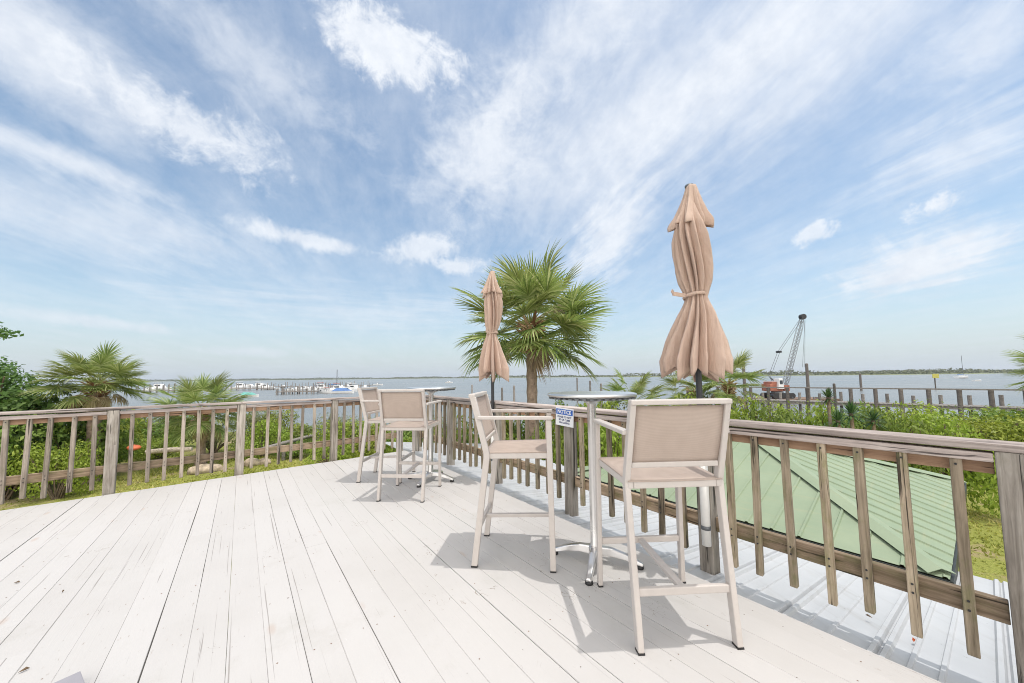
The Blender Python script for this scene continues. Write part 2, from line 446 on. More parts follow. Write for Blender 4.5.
# ------------------------------------------------------------------ railings
_b = MB(); _b.tube([(0,0,.001), (0,0,-.004)], .0045, 8); BOLT = _b.mesh('bolt', M['black'])
def railing(name, label, P, along, outward, us, nb, offs, zbot, group=None, mbal='wood'):
    """P(u,n,z) -> point ; posts at us ; rail centre n = offs"""
    root = empty(name, P(us[0], offs, 0), 0, label, 'railing', group)
    o3 = outward
    Zu = Vector((0,0,1))
    for i, u in enumerate(us):
        j = rnd.uniform(-.006, .006)
        plank('post', P(u, offs, zbot), P(u+j*.3, offs+j, .884), .089, .089, M['wood_post'], root, up=along, bevel=.006)
    sgn = 1 if us[1] > us[0] else -1
    for i in range(len(us)-1):
        a, b = us[i] + sgn*.047, us[i+1] - sgn*.047
        plank('front_board', P(a, offs-.027, .856), P(b, offs-.027, .856), .036, .036, M['wood_cap'], root)
        plank('upper_rail', P(a, offs+.019, .829), P(b, offs+.019, .829), .036, .088, M['wood_in'], root)
        plank('lower_rail', P(a, offs+.019, .245), P(b, offs+.019, .245), .036, .088, M['wood_low'], root)
        for k in range(nb):
            u = us[i] + (us[i+1]-us[i])*(k+1)/(nb+1) + rnd.uniform(-.010, .010)
            tl = rnd.uniform(-.012, .012)
            zb = .05 + rnd.uniform(-.018, .018)
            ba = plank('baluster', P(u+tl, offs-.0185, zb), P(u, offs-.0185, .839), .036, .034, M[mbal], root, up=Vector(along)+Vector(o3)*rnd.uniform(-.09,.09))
            if i < 6:
                for z in (.225, .262, .815):
                    q = P(u+tl*(1-(z/.9)), offs-.0185-.0178, z)
                    ob = link('bolt', BOLT); ob.parent = ba; ob.matrix_parent_inverse = Matrix.Identity(4)
                    mt = frame_rot(Vector((0,0,1)), o3).to_4x4(); mt.translation = q
                    ob.matrix_basis = ba.matrix_basis.inverted() @ Matrix.Translation(-root.location) @ mt
    # flat cap boards, each two bays long
    i = 0
    ext = .08
    while i < len(us)-1:
        j = min(i+2, len(us)-1)
        a = us[i] - (sgn*ext if i == 0 else -sgn*.0015); b = us[j] + (sgn*ext if j == len(us)-1 else -sgn*.0015)
        plank('cap_board', P(a, offs+.018, .8995), P(b, offs+.018, .8995), .142, .029, M['wood_cap'], root, bevel=.006)
        i = j
    return root
us_r = [.02, -1.165, -2.35, -3.535, -4.742, -5.930, -7.12, -8.31]
rail_r = railing('deck_railing', 'weathered timber railing along the right edge of the white deck, beside the metal roofs', DP, D, E_, us_r, 7, .19, -.075, mbal='wood_shade_moss')
us_l = [1.12*k for k in range(1, 8)]
us_l = [.10] + us_l
rail_l = railing('deck_railing', 'weathered timber railing across the left side of the white deck, in front of the lawn', LP, L_, NL, us_l, 7, .11, -.03)

# ------------------------------------------------------------------ porch roof (white) and gazebo (green)
def ribbed(mb, P, ulen, pitch, prof, s0, s1, cut=None):
    """ribbed sheet: profile runs along first axis; P(a, b) gives the surface point and the normal"""
    pts = []
    a = 0.0
    while a < ulen:
        for da, h in prof:
            if a+da <= ulen: pts.append((a+da, h))
        a += pitch
    rows = []
    for a, h in pts:
        b0, b1 = (s0, s1) if cut is None else cut(a)
        p, q, nn = P(a, b0), P(a, b1), None
        rows.append((p[0]+p[1]*h, q[0]+q[1]*h))
    vs = [x for r_ in rows for x in r_]
    fs = [(2*i, 2*i+2, 2*i+3, 2*i+1) for i in range(len(rows)-1)]
    mb.add(vs, fs)
PR = [(0, 0), (.115, 0), (.119, .008), (.131, .008), (.135, 0), (.20, 0), (.204, .008), (.216, .008), (.22, 0), (.270, 0), (.278, .017), (.292, .017), (.300, 0), (.308, 0), (.316, .017), (.330, .017), (.338, 0)]
z0, z1, wn = -.036, -.335, 2.20
porch = empty('porch_roof', DP(-5, 1.1, -2.5), 0, 'low white ribbed metal porch roof just beyond the right railing', 'roof')
def loc_mb(root, mb):
    iv = Matrix.Translation(-root.location); mb.v = [tuple(iv @ Vector(p)) for p in mb.v]; return mb
sl = Vector(E_*wn + Vector((0,0,z1-z0))).normalized(); nn = sl.cross(D).normalized()
if nn.z < 0: nn = -nn
mb = MB()
ribbed(mb, lambda a, b: (DP(-11.0+a, 0, 0) + E_*b + Vector((0,0,z0+(z1-z0)*b/wn)), nn), 12.2, .345, PR, -.06, wn)
o = loc_mb(porch, mb).build('sheet', M['white_roof'], porch)
so = o.modifiers.new('thick', 'SOLIDIFY'); so.thickness = .0015; so.offset = -1
mb = MB(); mb.bar(DP(-11, wn-.03, z1-.07), DP(1.2, wn-.03, z1-.07), .025, .11)
loc_mb(porch, mb).build('fascia', M['wall_paint'], porch, .003)
for u in (-10.5, -7.5, -4.5, -1.5, .8):
    mb = MB(); q = DP(u, wn-.12, 0); mb.bar((q.x, q.y, -2.55), (q.x, q.y, z1-.03), .1, .1)
    loc_mb(porch, mb).build('post', M['wall_paint'], porch, .004)

gz = -.20; gw = 3.52; u1 = -5.66; n0 = 1.61
K = DP(u1, n0, gz); KL = DP(u1, n0+gw, gz); J = DP(u1+gw, n0, gz); JL = DP(u1+gw, n0+gw, gz); AP = DP(u1+gw/2, n0+gw/2, .37)
gaz = empty('gazebo', DP(u1+gw/2, n0+gw/2, -2.5), 0, 'square garden pavilion with a pale green ribbed metal hip roof', 'pavilion')
GP = [(0, 0), (.085, 0), (.092, .012), (.108, .012), (.115, 0)]
def roof_face(p, q, apex):
    ax = (q-p).normalized(); ln = (q-p).length; mid = (p+q)/2; sl_ = apex-mid; nrm = ax.cross(sl_).normalized()
    if nrm.z < 0: nrm = -nrm
    mb = MB()
    def Pf(a, b): return (p + ax*a + sl_*b, nrm)
    def cut(a): return (0.0, max(.0, 1 - abs(a-ln/2)/(ln/2)))
    ribbed(mb, Pf, ln, .20, GP, 0, 1, cut)
    o = MB(); o.v, o.f, o.t, o.sm = mb.v, mb.f, mb.t, mb.sm
    # mesh in a frame whose local X runs along the slope, for the streaks
    fr_ = Matrix((sl_.normalized(), nrm.cross(sl_.normalized()), nrm)).transposed().to_4x4(); fr_.translation = mid
    iv = fr_.inverted(); o.v = [tuple(iv @ Vector(x)) for x in o.v]
    ob = o.build('roof_panel', M['green_roof'], gaz)
    ob.matrix_basis = Matrix.Translation(-gaz.location) @ fr_
    so = ob.modifiers.new('thick', 'SOLIDIFY'); so.thickness = .002; so.offset = -1
for a, b in ((J, K), (K, KL), (KL, JL), (JL, J)): roof_face(a, b, AP)
for c in (J, K, KL, JL):
    mb = MB(); dr = (AP-c); side = dr.cross(Vector((0,0,1))).normalized(); q0 = c + dr*.02 + Vector((0,0,.012)); q1 = AP + Vector((0,0,.02))
    s2 = side*.085; dn_ = Vector((0,0,-.012))
    vs = [q0+s2+dn_, q0+Vector((0,0,.02)), q0-s2+dn_, q1+s2+dn_, q1+Vector((0,0,.02)), q1-s2+dn_]
    mb.add(vs, [(0,1,4,3), (1,2,5,4)])
    ob = loc_mb(gaz, mb).build('hip_cap', M['green_roof'], gaz)
    so = ob.modifiers.new('thick', 'SOLIDIFY'); so.thickness = .004
    mb = MB(); inn = (Vector((AP.x, AP.y, 0))-Vector((c.x, c.y, 0))).normalized()*.35
    mb.bar(Vector((c.x, c.y, -2.6))+inn, Vector((c.x, c.y, gz+.02))+inn, .14, .14); loc_mb(gaz, mb).build('post', M['wood_in'], gaz, .006)
for a, b in ((J, K), (K, KL), (KL, JL), (JL, J)):
    mb = MB(); mb.bar(a+Vector((0,0,-.06)), b+Vector((0,0,-.06)), .03, .10); loc_mb(gaz, mb).build('fascia', M['dark_trim'], gaz)

# ------------------------------------------------------------------ ground
def shoreY(x): return min(32, max(17.5, 18 + (2-x)*.28))
def sst(a, b, x):
    t_ = min(1, max(0, (x-a)/(b-a))); return t_*t_*(3-2*t_)
def gz_at(x, y):
    z = -1.85 + (-2.5+1.85)*sst(-7, 2, x)
    s_ = shoreY(x); k = sst(s_-2.5, s_+6, y)
    z += .10*math.sin(x*.7+1)*math.cos(y*.6) * (1-k)
    return z*(1-k) + (-7.0)*k
def grid(name, xs, ys, fz, m):
    vs = [(x, y, fz(x, y)) for y in ys for x in xs]; w = len(xs)
    fs = [(j*w+i, j*w+i+1, (j+1)*w+i+1, (j+1)*w+i) for j in range(len(ys)-1) for i in range(w-1)]
    mb = MB(); mb.add(vs, fs, .5, True); return mb.build(name, m)
def lawn_mat():
    m, nt, b = mat('lawn_soil')
    tc = nt.new('ShaderNodeTexCoord').outputs['Object']
    f = nt.noise(tc, .9, 6, .65); g = nt.noise(tc, 30, 5, .7)
    c = nt.ramp(g, [(.3, (.16,.19,.03)), (.55, (.29,.31,.06)), (.75, (.42,.37,.13))])
    c = nt.mix(nt.sstep(f, .50, .68), c, rgb((.36,.28,.16)))
    nt.l.new(c, b.inputs['Base Color']); b.inputs['Roughness'].default_value = .95
    nt.put(b.inputs['Normal'], nt.bump(g, .8, .05))
    return m
M['lawn'] = lawn_mat()
lw = grid('lawn', [-70+2*i for i in range(29)] + [-12+.5*i for i in range(49)] + [14+2*i for i in range(29)], [-40+4*i for i in range(10)] + [0+.6*i for i in range(70)], gz_at, M['lawn'])
tag(lw, kind='structure')

def water_mat():
    m, nt, b = mat('river_water')
    tc = nt.new('ShaderNodeTexCoord').outputs['Object']
    w1 = nt.noise(nt.mapping(tc, (.9, 2.2, 1)), 1.0, 5, .6)
    w2 = nt.noise(nt.mapping(tc, (.012, .05, 1)), 1.0, 4, .6)
    c = nt.ramp(w2, [(.35, (.15,.165,.17)), (.65, (.21,.22,.22))])
    nt.l.new(c, b.inputs['Base Color']); nt.put(b.inputs['Roughness'], nt.math('MULTIPLY_ADD', w2, .15, .18))
    b.inputs['IOR'].default_value = 1.33
    nt.put(b.inputs['Normal'], nt.bump(w1, .55, .25))
    return m
WZ = -3.2
mb = MB(); mb.add([(-6000,-200,WZ),(6000,-200,WZ),(6000,7000,WZ),(-6000,7000,WZ)], [(0,1,2,3)])
tag(mb.build('water', water_mat()), kind='structure')

# far shore: a low marsh strip, nearer on the right
def shore_pt(s):                       # s in 0..1 left to right
    x = -3200 + s*5200
    y = 2300 - 1500*sst(-500, 900, x) + 60*math.sin(s*31)
    return x, y
mbs = MB(); N = 120
vs = []
for i in range(N+1):
    x, y = shore_pt(i/N)
    for dy, z in ((-18, WZ-.5), (0, WZ+.5), (60, WZ+1.2), (1500, WZ+2)): vs.append((x, y+dy, z))
fs = [(i*4+k, (i+1)*4+k, (i+1)*4+k+1, i*4+k+1) for i in range(N) for k in range(3)]
mbs.add(vs, fs)
M['marsh'] = simple('marsh_grass', (.17,.19,.065), .9, 0, .4, .02)
tag(mbs.build('far_shore', M['marsh']), kind='structure')

# ------------------------------------------------------------------ foliage
def cloud_mesh(name, m, n, blobs, leaf, asp=.5, seed=0, up=.35, jitter=.5):
    """many separate leaves spread through the outer part of a few irregular lumps"""
    g = np.random.default_rng(seed)
    B = np.array([b[:3] for b in blobs], float); S = np.array([b[3:6] for b in blobs], float)
    wt = (S[:,0]*S[:,1]+S[:,1]*S[:,2]+S[:,0]*S[:,2]); wt /= wt.sum()
    k = g.choice(len(blobs), n, p=wt)
    dr = g.normal(size=(n,3)); dr /= np.linalg.norm(dr, axis=1)[:,None]
    rad = 1 - np.abs(g.normal(0, .22, n)); rad = np.clip(rad, .15, 1.0)
    # lumpy outline
    ph = g.uniform(0, 6.28, (len(blobs), 3))[k]
    lump = 1 + .16*np.sin(dr[:,0]*7+ph[:,0])*np.sin(dr[:,1]*7+ph[:,1]) + .12*np.sin(dr[:,2]*9+ph[:,2]) + g.normal(0, .05, n)
    p = B[k] + dr*S[k]*(rad*lump)[:,None]
    nm = dr*1.0 + g.normal(0, jitter, (n,3)); nm[:,2] += up; nm /= np.linalg.norm(nm, axis=1)[:,None]
    t1 = np.cross(nm, g.normal(size=(n,3))); t1 /= np.linalg.norm(t1, axis=1)[:,None]; t2 = np.cross(nm, t1)
    L = leaf*g.uniform(.6, 1.3, n)[:,None]; W = L*asp
    droop = nm*L*.12
    v = np.stack([p - t1*L*.5, p + t2*W*.5 - droop*.0 + nm*L*.05, p + t1*L*.5 - droop, p - t2*W*.5 + nm*L*.05], 1).reshape(-1,3)
    tint = np.clip(g.normal(.5, .22, n), 0, 1)
    me = bpy.data.meshes.new(name); nv = len(v)
    me.vertices.add(nv); me.vertices.foreach_set('co', v.ravel())
    me.loops.add(nv); me.loops.foreach_set('vertex_index', np.arange(nv, dtype=np.int32))
    me.polygons.add(n); me.polygons.foreach_set('loop_start', np.arange(0, nv, 4, dtype=np.int32))
    me.update(calc_edges=True)
    me.attributes.new('tint', 'FLOAT', 'FACE').data.foreach_set('value', tint.astype(np.float32))
    me.materials.append(m)
    return me

def shrub_proto(name, m, seed, n, leaf, blobs, asp=.5):
    g = random.Random(seed)
    root = empty(name, (0, 0, -50))
    fm = cloud_mesh('foliage', m, n, blobs, leaf, asp, seed)
    zs = sorted(v.co.z for v in fm.vertices); root['top'] = zs[int(len(zs)*.985)]
    link('foliage', fm, root)
    mb = MB()
    for b in blobs:
        for _ in range(2):
            e = Vector((b[0]+g.uniform(-.3,.3)*b[3], b[1]+g.uniform(-.3,.3)*b[4], b[2]+b[5]*.5))
            s0 = Vector((g.uniform(-.1,.1), g.uniform(-.1,.1), -.1)); md = (s0+e)/2 + Vector((g.uniform(-.1,.1), g.uniform(-.1,.1), .1))
            mb.tube([s0, md, e], [.03, .02, .008], 6)
    mb.build('stems', M['stem'], root)
    return root
def rblobs(seed, k, r, h):
    g = random.Random(seed); out = []
    for i in range(k):
        a = g.uniform(0, 6.28); q = r*math.sqrt(g.random())*.75
        s_ = g.uniform(.32, .55)*r
        zc = g.uniform(.3, .82)*h
        out.append((q*math.cos(a), q*math.sin(a), zc*(1-.25*q/r), s_, s_*g.uniform(.8,1.2), min(s_*g.uniform(.7,1.0), zc)))
    return out
PROT = {
 'bright': [shrub_proto('shrub', M['leaf_bright'], 11+i, 4200, .085, rblobs(11+i, 9, 1.0, 1.5)) for i in range(2)],
 'mid': [shrub_proto('shrub', M['leaf_mid'], 21+i, 4200, .09, rblobs(21+i, 9, 1.0, 1.6)) for i in range(2)],
 'olive': [shrub_proto('shrub', M['leaf_olive'], 31, 4200, .06, rblobs(31, 9, 1.0, 1.5), .45)],
 'dark': [shrub_proto('shrub', M['leaf_dark'], 41, 4200, .10, rblobs(41, 9, 1.0, 1.5), .6)],
}
USED = set()
def shrub(kind, x, y, sx, h, label, group, i=0):
    pr = PROT[kind][i % len(PROT[kind])]
    sz = h/pr['top']
    o = copy_tree(pr, (x, y, gz_at(x, y)-.05), rnd.uniform(0, 6.28), label, group, (sx, sx*rnd.uniform(.85,1.1), sz))
    o['category'] = 'shrub'
    del o['top']
    return o
def ztop(px, py, Y): return aty(px, py, Y).z
# right-hand thicket: columns of bushes seen over and under the right rail
TH = 'shrubs in the thicket by the water'
LB = {'bright': 'bright yellow-green leafy shrub in the thicket between the right railing and the pier',
      'mid': 'mid green leafy shrub in the thicket between the right railing and the pier',
      'olive': 'greyish olive fine-leaved shrub in the thicket between the right railing and the pier',
      'dark': 'dark green broad-leaved shrub low in the thicket beyond the lawn'}
def bush(kind, px, ytop, Y, wpx, i=0, lab=None, group=TH):
    p = aty(px, ytop, Y); g0 = gz_at(p.x, p.y)
    return shrub(kind, p.x, p.y, wpx*Y/F/2, p.z-g0+.05, lab or LB[kind], group, i)
for i, (k, px, yt, Y, w) in enumerate([
    ('bright', 745, 404, 12.0, 70), ('olive', 782, 405, 12.5, 60), ('bright', 812, 407, 11.5, 60), ('mid', 850, 410, 11.0, 70),
    ('bright', 890, 408, 11.5, 75), ('olive', 925, 409, 12.0, 70), ('mid', 960, 410, 11.0, 80), ('bright', 1000, 411, 10.5, 80),
    ('mid', 1045, 410, 10.5, 90), ('bright', 930, 417, 9.8, 90), ('bright', 975, 418, 9.6, 80), ('mid', 880, 416, 10.0, 80),
    ('bright', 1035, 419, 9.4, 90), ('mid', 770, 412, 10.6, 70), ('bright', 1100, 411, 9.6, 110), ('mid', 1170, 408, 9.6, 120),
    ('olive', 725, 402, 13.5, 60), ('mid', 700, 398, 14.0, 60), ('bright', 665, 401, 12.5, 70), ('olive', 625, 402, 12.5, 70),
    ('bright', 590, 404, 11.5, 70), ('mid', 560, 408, 11.0, 60), ('bright', 605, 416, 9.2, 80), ('bright', 645, 418, 8.8, 80),
    ('mid', 520, 412, 11.0, 70), ('bright', 575, 422, 8.8, 70), ('bright', 490, 416, 10.5, 70), ('olive', 455, 416, 11.5, 60),
    ('dark', 1000, 446, 9.6, 90), ('dark', 960, 447, 9.9, 70), ('dark', 1050, 444, 9.2, 90), ('mid', 830, 430, 10.4, 60),
    ('bright', 690, 420, 10.0, 70), ('bright', 540, 434, 8.2, 60), ('mid', 475, 436, 8.6, 70), ('bright', 510, 440, 8.0, 70)]):
    bush(k, px, yt, Y*(1.32 if px > 930 else 1.0), w, i)
# left-hand shrubs seen through and under the left rail
TL = 'shrubs below the left railing'
LL = {'bright': 'yellow-green leafy shrub beyond the left railing', 'mid': 'mid green leafy shrub beyond the left railing',
      'olive': 'pale olive fine-leaved shrub beyond the left railing', 'dark': 'dark green broad-leaved shrub beyond the left railing'}
for i, (k, px, yt, Y, w) in enumerate([
    ('dark', 20, 398, 10.0, 110), ('mid', 70, 410, 10.5, 80), ('bright', 110, 414, 13.0, 70), ('olive', 140, 414, 14.0, 60),
    ('mid', 165, 418, 13.5, 60), ('bright', 120, 424, 12.2, 50), ('olive', 255, 408, 14.5, 60), ('bright', 285, 411, 15.0, 50),
    ('olive', 215, 426, 12.8, 60), ('bright', 265, 422, 12.5, 50), ('olive', 338, 414, 15.5, 55), ('mid', 312, 427, 15.0, 50),
    ('bright', 355, 420, 14.5, 60), ('bright', 375, 427, 12.5, 60), ('olive', 405, 418, 14.0, 60), ('mid', 425, 424, 12.0, 60),
    ('bright', 10, 445, 9.2, 60), ('mid', 90, 432, 10.2, 60), ('mid', -40, 420, 9.0, 110), ('mid', -120, 410, 9.0, 140),
    ('bright', 330, 441, 12.0, 50), ('bright', 400, 440, 10.5, 50), ('bright', 60, 448, 9.3, 50), ('bright', 445, 432, 9.5, 60),
    ('bright', 160, 440, 12.0, 50), ('mid', 295, 440, 12.6, 40)]):
    bush(k, px, yt, Y*(1.16 if 75 < px < 330 else 1.05), w, i, LL[k], TL)
for pl in PROT.values():
    for o in pl:
        for ch in list(o.children): bpy.data.objects.remove(ch)
        bpy.data.objects.remove(o)

# grass: one mass of blades on the open lawn in view
def grass():
    g = np.random.default_rng(3); P_ = []
    def patch(n, x0, x1, y0, y1):
        xs = g.uniform(x0, x1, n); ys = g.uniform(y0, y1, n)
        P_.append(np.stack([xs, ys], 1))
    patch(34000, -13, 0, 6, 14.5); patch(34000, 3.5, 19, 3, 14); patch(9000, -16, -7, 3.5, 9)
    p = np.concatenate(P_); z = np.array([gz_at(x, y) for x, y in p])
    keep = g.random(len(p)) > .15; p = p[keep]; z = z[keep]; n = len(p)
    a = g.uniform(0, 6.28, n); w = g.uniform(.012, .03, n); h = g.uniform(.025, .075, n)*(1+.6*np.sin(p[:,0]*1.7)*np.cos(p[:,1]*1.3))
    b0 = np.stack([p[:,0], p[:,1], z-.01], 1); dx = np.stack([np.cos(a)*w, np.sin(a)*w, 0*a], 1)
    le = np.stack([g.normal(0,.06,n), g.normal(0,.06,n), h], 1)
    v = np.stack([b0-dx, b0+dx, b0+le], 1).reshape(-1,3)
    me = bpy.data.meshes.new('grass'); nv = len(v)
    me.vertices.add(nv); me.vertices.foreach_set('co', v.ravel()); me.loops.add(nv)
    me.loops.foreach_set('vertex_index', np.arange(nv, dtype=np.int32)); me.polygons.add(n)
    me.polygons.foreach_set('loop_start', np.arange(0, nv, 3, dtype=np.int32)); me.update(calc_edges=True)
    tint = np.clip(.45 + .3*np.sin(p[:,0]*.9+p[:,1]*1.1) + g.normal(0,.2,n), 0, 1)
    me.attributes.new('tint', 'FLOAT', 'FACE').data.foreach_set('value', tint.astype(np.float32))
    me.materials.append(M['grass']); o = link('grass', me)
    tag(o, 'short yellow-green lawn grass around the deck and pavilion', 'grass', kind='stuff')
grass()

# ------------------------------------------------------------------ palms
def frond_mesh(seed, pet=1.0, fan=.85, nl=37, spread=150, droop=.35, wl=.044, m=None):
    """fan leaf of a cabbage palm: petiole along +X from the origin, leaflets round its end"""
    g = random.Random(seed); mb = MB()
    def pt(s_): return Vector((pet*s_*.97, 0, -.16*pet*s_*s_))
    mb.tube([pt(0), pt(.33), pt(.66), pt(1)], [.022, .017, .013, .01], 5, tint=.75)
    costa = .32*fan
    for i in range(nl):
        q = -1 + 2*i/(nl-1); a = R(spread)*q*.5*1.0
        base = pt(1) + Vector((costa*(1-abs(q))*.9, 0, -.22*costa*(1-abs(q))))
        d0 = Vector((math.cos(a), math.sin(a), .26*abs(q)+g.uniform(-.06,.06))).normalized()
        ln = fan*(1-.28*abs(q))*g.uniform(.88, 1.06)
        sd = Vector((-math.sin(a), math.cos(a), 0)); nrm = d0.cross(sd).normalized()
        tn = min(1, max(0, g.gauss(.52, .28)))
        prev = None; vs = []
        segs = [(0, .45), (.35, 1.0), (.65, .85), (1.0, .06)]
        dd = droop*g.uniform(.6, 1.5)
        for s_, ww in segs:
            c = base + d0*ln*s_ + Vector((0, 0, -dd*ln*s_**2.3))
            w = wl*ww*.5*fan/.85
            vs += [c + sd*w, c + Vector((0,0,-w*.7)), c - sd*w]
        fs = []
        for k in range(3):
            for e in range(2): fs.append((k*3+e, k*3+e+1, k*3+e+4, k*3+e+3))
        mb.add(vs, fs, tn)
    return mb.mesh('frond', m or M['palm'])
FR = [frond_mesh(100+i, droop=.16+.10*(i % 3), spread=255-20*(i % 3)) for i in range(6)]
FO = [frond_mesh(200+i, droop=.75, spread=120, m=M['palm_old']) for i in range(2)]

def palm(x, y, ztr, size, label, nf=34, trunk_r=.14, boots=True, flower=False, dead=3, low=-35, seed=1, zb=None, name='palm_tree', cat='palm', group=None, lean=(0,0), pets=(.75,1.15)):
    g = random.Random(seed)
    z0_ = gz_at(x, y) if zb is None else zb
    root = empty(name, (x, y, z0_), 0, label, cat, group)
    h = ztr - z0_
    def ax(s_): return Vector((lean[0]*s_**1.5, lean[1]*s_**1.5, h*s_))
    mb = MB(); n = 26; pts = []; rr = []
    for i in range(n+1):
        s_ = i/n; pts.append(ax(s_) - Vector((0,0,.1 if i == 0 else 0))); rr.append(trunk_r*(1.25-.3*min(1, s_*4))*(1+.06*((i % 2)*2-1)) * (1.0 if s_ < .75 else 1.0))
    mb.tube(pts, rr, 14); mb.build('trunk', M['bark'], root)
    if boots:
        mb = MB(); nb = int(110*min(1.0, .5+size*.3))
        for i in range(nb):
            s_ = 1-.40*((i+.5)/nb)*min(1, 1.3/h*1.4); a = i*2.399+g.uniform(-.2,.2)
            c = ax(s_); o_ = Vector((math.cos(a), math.sin(a), 0))
            l_ = size*g.uniform(.26, .46)*(1-.35*i/nb)
            p0 = c + o_*trunk_r*.6; p1 = c + o_*(trunk_r+l_*.75) + Vector((0,0,l_*g.uniform(.25,.9)))
            mb.bar(p0, p1, .12*size, .04, up=(0,0,1), w1=.05*size, h1=.02, tint=g.random())
        mb.build('leaf_bases', M['boot'], root)
    top = ax(1.0)
    for i in range(nf):
        u_ = 1-(i+.5)/nf; sl_ = math.sin(R(low)); el = math.asin(sl_ + (.985-sl_)*u_) + R(g.uniform(-8,8))
        az = i*2.39996 + g.uniform(-.25,.25)
        old = i >= nf-dead
        me = (FO if old else FR)[g.randrange(2 if old else 6)]
        o = link('frond', me, root)
        sc_ = size*g.uniform(.85, 1.12)
        o.location = top + Vector((math.cos(az), math.sin(az), 0))*.06 + Vector((0,0,-.25*size*i/nf + .1))
        if old: el = R(g.uniform(-70,-25)); sc_ *= .72
        o.rotation_euler = Euler((g.uniform(-.5,.5), -el, az), 'XYZ')
        o.scale = (sc_,)*3
    if flower:
        mb = MB(); dirv = Vector((.93, .05, .55)).normalized()
        st = top + Vector((0,0,.1))
        pts = [st + dirv*1.55*s_ + Vector((0,0,-.33*s_*s_)) for s_ in (0,.25,.5,.75,1)]
        mb.tube(pts, [.02,.016,.012,.008,.004], 5)
        for k in range(420):
            s_ = g.uniform(.5, 1.0)
            c = st + dirv*1.55*s_ + Vector((0,0,-.33*s_*s_)) + Vector((g.gauss(0,.10), g.gauss(0,.14), g.gauss(0,.11)-.04))
            dv = Vector((g.gauss(0,1), g.gauss(0,1), g.gauss(-.3,1))).normalized()*g.uniform(.05,.13)
            mb.bar(c, c+dv, .012, .008, tint=g.random())
        mb.build('flower_stalk', M['flower'], root)
    return root
# the tall one behind the far umbrella
p = aty(531, 325, 9.0)
palm(p.x, p.y, p.z, .97, 'tall sabal palm with shaggy leaf bases standing behind the far furled umbrella', 60, .14, True, True, 3, -34, 5)
p = aty(97, 384, 11.2)
palm(p.x, p.y, p.z, .66, 'low full sabal palm with hanging dead fronds beside the dark tree at far left', 62, .16, True, False, 15, -50, 8)
p = aty(203, 411, 13.2)
palm(p.x, p.y, p.z, .74, 'small fan palm with yellowing lower fronds above the rocks beyond the left railing', 46, .14, True, False, 7, -60, 9)
p = aty(634, 402, 12.0)
palm(p.x, p.y, p.z, .58, 'small bushy palmetto seen just above the near round table', 20, .09, False, False, 0, 0, 12)
p = aty(728, 384, 14.0)
palm(p.x, p.y, p.z, .72, 'small leaning fan palm half hidden behind the near furled umbrella', 26, .11, True, False, 4, -40, 14)
p = aty(694, 392, 15.0)
palm(p.x, p.y, p.z, .72, 'low olive fan palm behind the pole of the near furled umbrella', 22, .11, True, False, 5, -40, 16)
p = aty(1080, 370, 12.0)
palm(p.x, p.y, p.z, .85, 'fan palm at the right picture edge with only its frond tips in view', 28, .13, True, False, 2, -40, 18)

# spiky yuccas in the thicket
def yucca(px, py, Y, size, label, seed):
    p = aty(px, py, Y); g0 = gz_at(p.x, p.y); g = random.Random(seed)
    root = empty('yucca', (p.x, p.y, g0), 0, label, 'yucca', 'yuccas in the thicket')
    h = p.z-g0
    mb = MB(); mb.tube([(0,0,-.05), (.02,0,h*.5), (0,0,h)], [.06,.05,.04], 8); mb.build('stem', M['bark'], root)
    mb = MB()
    for i in range(70):
        az = i*2.4; el = R(85-115*i/70+g.uniform(-8,8)); l_ = size*g.uniform(.8,1.1)
        dv = Vector((math.cos(az)*math.cos(el), math.sin(az)*math.cos(el), math.sin(el))); sd = Vector((-math.sin(az), math.cos(az), 0))
        b0 = Vector((0,0,h-.18*size*i/70)); w = .028*size/.5
        m1 = b0+dv*l_*.5; m2 = b0+dv*l_+Vector((0,0,-.12*l_))
        mb.add([b0+sd*w*.6, b0-sd*w*.6, m1-sd*w, m1+sd*w, m2], [(0,1,2,3), (3,2,4)], g.random())
    mb.build('leaves', M['yucca'], root)
yucca(828, 397, 10.6, .34, 'tall thin yucca, leftmost of three above the right rail', 1)
yucca(851, 413, 9.6, .42, 'spiky yucca in the middle of three above the right rail', 2)
yucca(838, 420, 9.5, .36, 'low spiky yucca at the foot of the middle one above the right rail', 3)
yucca(873, 420, 9.5, .36, 'low spiky yucca, rightmost of those above the right rail', 4)

